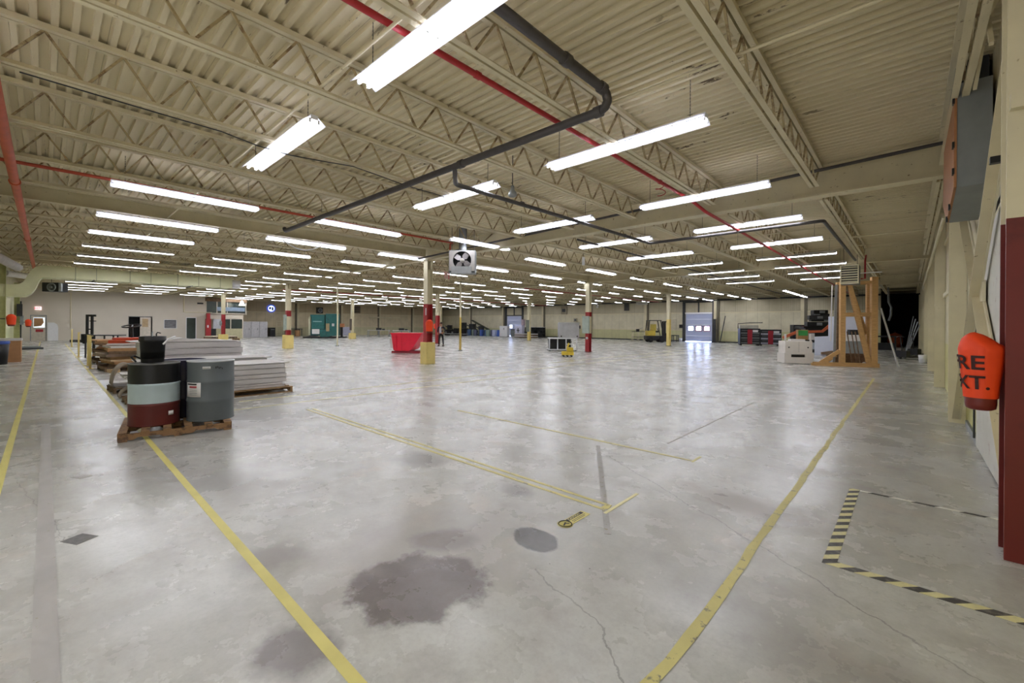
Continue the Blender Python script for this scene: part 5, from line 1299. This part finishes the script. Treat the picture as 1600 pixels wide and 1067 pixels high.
for k, (x, z, w, h) in enumerate(((0, 1.62, 1.5, .3), (.1, 1.95, 1.2, .12), (-.05, 2.07, 1.1, .28), (.05, 2.35, .85, .1), (0, 2.45, .8, .25))):
    MB().cb((x, 0, z+h/2), (w, .7, h), [JK, BLACK, DGREY][k % 3], rr.uniform(-.1, .1)).cb((x+rr.uniform(-.3, .3), -.38, z+h/2), (.3, .06, h*.6), GREY).build('engine_block', a, bevel=.02)
a = thing('white_boards', 'tall stepped white board standing left of the timber frame', 'board', at(1294, 556), .3)
q = scale_at(a.location)
MB().prism([(-.62, .0), (.85, .05), (.85, 2.15), (.0, 2.15), (.0, 1.08), (-.62, 1.04)], 'Y', -.02, .02, mat('bluish_white_board', '#d5d9e6', .5, var=.02)).build('board', a)
MB().box((-.1, -.3, 0), (.9, -.05, .08), PALD).prism([(-.35, .08), (.9, .08), (.9, .12), (.2, .3), (-.35, .2)], 'Y', -.28, -.1, PALD).build('leaning_scraps', a)
# ---- timber frame
p = at(1313, 572.5); pr = at(1374, 574.5)
trz = math.atan2(pr[1]-p[1], pr[0]-p[0]); wT = math.hypot(pr[0]-p[0], pr[1]-p[1]); HT = 3.3
a = thing('timber_frame', 'tall timber frame of yellow-brown beams under the louvred heater', 'timber frame', p, trz)
MB().box((0, 0, .1), (.17, .2, HT), WOOD).build('left_post', a)
MB().box((wT-.25, 0, .1), (wT-.05, .2, HT+.25), WOOD).build('right_post', a)
MB().box((.02, .45, .1), (.17, .6, HT), PALD).build('rear_left_post', a); MB().box((wT-.25, .45, .1), (wT-.05, .6, HT), WOOD).build('rear_right_post', a)
MB().box((-.95, -.03, -.0), (wT, .0, .16), WOOD).box((-.95, 0, 0), (wT+.0, .2, .1), WOOD).box((-.1, .45, 0), (wT, .6, .1), WOOD).build('base_beam', a)
MB().box((.17, .03, 2.0), (wT-.05, .16, 2.15), WOOD).box((.17, .47, 2.0), (wT-.25, .58, 2.15), WOOD).build('middle_rail', a)
MB().box((.0, .02, HT), (wT-.25, .18, HT+.1), WOOD).box((0, .45, HT), (wT, .6, HT+.1), WOOD).build('top_rail', a)
MB().bar((.3, .08, HT), (wT-.3, .08, .12), .12, .15, WOOD, (1, 0, 0)).build('front_diagonal', a); MB().bar((.45, .52, HT), (wT-.25, .52, 1.3), .12, .12, WOOD, (1, 0, 0)).build('rear_diagonal', a)
MB().bar((-.65, .08, .12), (.0, .08, .62), .1, .14, WOOD).bar((-.35, .5, .12), (.0, .5, .4), .1, .1, WOOD).build('left_brace', a)
MB().box((-.02, .6, .1), (wT-.1, .62, .5), PALD).build('kick_board', a)
MB().bar((-.12, .3, .1), (-.06, .3, 3.3), .03, .08, GREY).bar((-.24, .3, 1.0), (-.2, .3, 3.3), .03, .03, SHEET).build('side_conduits', a)
for k, (x, t_) in enumerate(((.35, 'left'), (.5, 'middle'), (.62, 'right'))):
    solo('scrap_plank', MB().bar((0, 0, .03), (-.15, .08, 1.3), .06, .02, PALD), 'old plank leaning inside the timber frame, %s one' % t_, 'plank', on(p, trz, x+.12, .25, .1), trz, 'planks inside the timber frame')
solo('tarp_scrap', MB().prism([(0, 0), (.32, 0), (.28, .1), (.2, .18), (.1, .1)], 'Y', 0, .3, SHEET), 'crumpled pale scrap on the floor inside the timber frame', 'scrap', on(p, trz, .75, .22, .0), trz)
a = tag(MB().bar((0, 0, .02), (-.55, .3, 2.35), .05, .05, mat('white_bar', '#c9c9c6', .4)).build('leaning_bar'), 'white bar leaning against the right post of the timber frame', 'bar'); a.location = on(p, trz, wT+.72, .3, 0)
# grey machine seen through the frame
a = thing('grey_press', 'grey machine with a flat white top seen through the timber frame', 'machine', (px(1343, 550, Y=27.2).x - .15, 27.2, 0), .3)
MB().box((-.5, -.5, .1), (.5, .5, .9), GALV).box((-.6, -.5, 0), (.6, .5, .1), BLACK).build('body', a); MB().box((-.55, -.5, .9), (.55, .5, 1.2), SHEET).box((-.6, .3, 1.2), (.62, .4, 2.3), mat('bluish_white_board', '#d5d9e6', .5)).build('white_top', a); MB().box((-.3, -.3, 1.2), (.4, .2, 1.45), JK).build('motor', a)
# ---- dark right end: pallet jacks, leaning bars, bucket
for i, (u, v, h) in enumerate(((1410, 561, 1.1), (1428, 557, 1.3))):
    q = at(u, v)
    a = thing('pallet_jack', ('black pallet jack with its handle up in the dark right corner, left one', 'black pallet jack in the dark right corner, right one')[i], 'pallet jack', q, R(60))
    MB().tube([(0, 0, .2), (-.15, 0, h)], .025, JK, 6).tube([(-.15, -.16, h), (-.2, 0, h+.06), (-.15, .16, h)], .02, JK, 6).build('handle', a)
    MB().box((-.15, -.25, .1), (.15, .25, .42), JK).box((.15, -.25, .08), (1.2, -.1, .13), JK).box((.15, .1, .08), (1.2, .25, .13), JK).build('fork_frame', a)
    for y in (-.1, .1): MB().lathe([(0, -.03), (.09, -.03), (.09, .03), (0, .03)], GREY, (0, y, .09), 14, 'Y').build('wheel', a)
for i in range(4):
    a = tag(MB().bar((0, 0, .02), (.35 + .06*i, .25, 2.2 - .15*i), .05, .03, GREY).build('leaning_bar'), 'grey bar leaning on the right wall by the pallet jacks, %s from the left' % ordw(i+1), 'bar', 'leaning grey bars'); a.location = (-.22 + .03*i, 31.5 + .5*i, 0)
q = at(1443, 567)
a = thing('white_bucket', 'white bucket on the floor by the right wall', 'bucket', (q[0]-.02, q[1], 0)); MB().lathe([(0, 0), (.13, 0), (.16, .36), (.145, .36), (.12, .02), (0, .02)], WHITE, n=20).build('pail', a); MB().tube([(-.15, 0, .33), (0, -.04, .26), (.15, 0, .33)], .007, DGREY, 5).build('handle', a)
q = at(1390, 548)
a = thing('orange_barrel', 'dim orange round bundle in the dark behind the timber frame', 'bundle', (-.9, 47.2, 0)); MB().lathe([(0, 0), (.4, 0), (.5, .5), (.42, 1.0), (0, 1.2)], mat('dim_orange_cloth', '#b4552c', .7), n=20).build('bundle', a)
MB().bar((0, 0, 1.19), (0, 0, 1.35), .1, .1, DGREY).build('tie', a)
a = thing('grey_hose', 'grey hose hanging in the dark opening at the right end', 'hose', (-1.0, 43.5, 0)); MB().tube([(-.25, 0, 4.68), (-.2, 0, 3.5), (-.05, 0, 3.1), (-.08, 0, 2.5), (-.2, 0, 2.1)], .07, GREY, 8).build('hose', a)
solo('dark_shelf', MB().box((-1.1, -.3, 0), (.3, .3, .5), JK).box((-1.1, -.3, .9), (.3, .3, 1.0), JK).box((-1.1, -.3, .5), (-1.0, .3, .9), JK).box((.2, -.3, .5), (.3, .3, .9), JK), 'low black bench deep in the dark right corner', 'bench', (-1.0, 40.2, 0))

# ---------------------------------------------------------------- the person
def skinmesh(name, verts, edges, radii, m, parent, sub=2, root=0):
    me = bpy.data.meshes.new(name); me.from_pydata(verts, edges, []); me.materials.append(m)
    o = bpy.data.objects.new(name, me); COL.objects.link(o)
    if parent: o.parent = parent
    sk = o.modifiers.new('skin', 'SKIN'); sk.use_smooth_shade = True
    for i, r_ in enumerate(radii):
        v_ = me.skin_vertices[0].data[i]; v_.radius = r_ if isinstance(r_, tuple) else (r_, r_); v_.use_root = (i == root)
    sb = o.modifiers.new('sub', 'SUBSURF'); sb.levels = sub; sb.render_levels = sub
    return o
p = at(689, 541)
P = thing('person', 'person standing behind the middle column in a dark jacket, pale shirt and black trousers', 'person', p, YAW - .1)
# joints: pelvis 0, waist 1, chest 2, neck 3, head 4,5 ; legs ; arms.  local -Y looks at the camera, +X is the photo's right
V = [(0,0,.93),(0,0,1.06),(0,.01,1.28),(0,.01,1.45),(0,-.01,1.55),(0,-.01,1.66),
     (-.09,0,.9),(-.13,-.01,.5),(-.15,.02,.09),(-.155,-.07,.04),
     (.09,0,.9),(.14,-.01,.5),(.17,.02,.09),(.18,-.07,.04),
     (-.18,.01,1.38),(-.25,.02,1.12),(-.2,-.12,.95),
     (.18,.01,1.38),(.31,.04,1.16),(.2,-.08,1.0)]
Ed = [(0,1),(1,2),(2,3),(3,4),(4,5),(0,6),(6,7),(7,8),(8,9),(0,10),(10,11),(11,12),(12,13),(2,14),(14,15),(15,16),(2,17),(17,18),(18,19)]
Rd = [(.13,.1),(.12,.09),(.15,.1),.05,(.07,.085),(.06,.07),.075,.05,.035,.032,.075,.05,.035,.032,.05,.035,.025,.05,.035,.025]
skinmesh('body', V, Ed, Rd, SKIN, P)
skinmesh('trousers', [(0,0,.98),(0,0,.92),(-.095,0,.86),(-.13,-.01,.5),(-.152,.02,.1),(.095,0,.86),(.14,-.01,.5),(.172,.02,.1)], [(0,1),(1,2),(2,3),(3,4),(1,5),(5,6),(6,7)],
         [(.145,.115),(.145,.115),.09,.066,.055,.09,.066,.055], mat('black_trousers', '#17171a', .8), P)
skinmesh('jacket', [(0,0,.98),(0,0,1.1),(0,.012,1.28),(0,.015,1.42),(-.185,.01,1.39),(-.255,.025,1.12),(-.215,-.09,.99),(.185,.01,1.39),(.315,.045,1.16),(.225,-.05,1.03)], [(0,1),(1,2),(2,3),(2,4),(4,5),(5,6),(2,7),(7,8),(8,9)],
         [(.15,.115),(.145,.11),(.17,.118),.075,.066,.052,.042,.066,.052,.042], mat('dark_jacket', '#24232b', .8), P)
vs = []
for z, w, y in ((.96, .07, -.132), (1.1, .075, -.128), (1.28, .07, -.14), (1.38, .05, -.12), (1.44, .035, -.085)):
    vs += [(-w-.03, y+.02, z), (-.02, y-.012, z), (w-.03, y+.01, z), (w-.03, y+.05, z), (-w-.03, y+.05, z)]
fs = [(0, 1, 2, 3, 4), tuple(20+k for k in (4,3,2,1,0))]
for i in range(4):
    for k in range(5): fs.append((5*i+k, 5*i+(k+1) % 5, 5*i+5+(k+1) % 5, 5*i+5+k))
MB().add(vs, fs, mat('pale_grey_shirt', '#b5b5bd', .8), True).build('shirt', P)
MB().lathe([(.0, 1.76), (.045, 1.75), (.078, 1.71), (.088, 1.66), (.084, 1.62), (.05, 1.60)], mat('brown_hair', '#4c3a2e', .8), (0, .022, -.005), 20, cap=False).build('hair', P)
fc = MB(); fc.cb((0, -.098, 1.625), (.022, .03, .045), SKIN); fc.build('nose', P)
for x in (-.03, .03): MB().lathe([(0, -.01), (.009, -.006), (.009, .004), (0, .006)], BLACK, (x, -.088, 1.655), 10, 'Y').build('eye', P)
MB().cb((0, -.085, 1.585), (.045, .012, .01), mat('lips', '#96564e', .6)).build('mouth', P)
for x in (-.086, .086): MB().cb((x, .0, 1.63), (.016, .035, .055), SKIN).build('ear', P)
def hand(base, dirv, name, side):
    b = Vector(base); d = Vector(dirv).normalized(); s_ = d.cross(Vector((0, 0, 1))).normalized(); n_ = s_.cross(d)
    V = [b, b + d*.045, b + d*.08]; E = [(0, 1), (1, 2)]; Rr = [.02, (.03, .018), (.034, .016)]
    for k, (off, L) in enumerate(((-.027, .06), (-.009, .072), (.009, .068), (.027, .052))):
        i = len(V); q = b + d*.09 + s_*off; V += [q, q + d*L*.55 - n_*.006, q + d*L - n_*.022]; E += [(2, i), (i, i+1), (i+1, i+2)]; Rr += [.009, .0085, .007]
    i = len(V); q = b + d*.04 + s_*side*.03; V += [q, q + s_*side*.022 + d*.03, q + s_*side*.024 + d*.055 - n_*.01]; E += [(1, i), (i, i+1), (i+1, i+2)]; Rr += [.011, .0095, .008]
    skinmesh(name, [tuple(v_) for v_ in V], E, Rr, SKIN, P, 1)
hand((-.205, -.115, .965), (.1, -.5, -.9), 'hand', 1)
hand((.205, -.075, 1.005), (-.9, -.35, -.5), 'hand', -1)
for sx, y in ((-.156, -.05), (.182, -.05)): MB().cb((sx, y-.01, .045), (.1, .29, .09), BLACK).build('shoe', P, bevel=.025)
k_ = (-sn*p[0] + cs*p[1]) / F_PX * 38 / 1.76
P.scale = (k_, k_, k_)
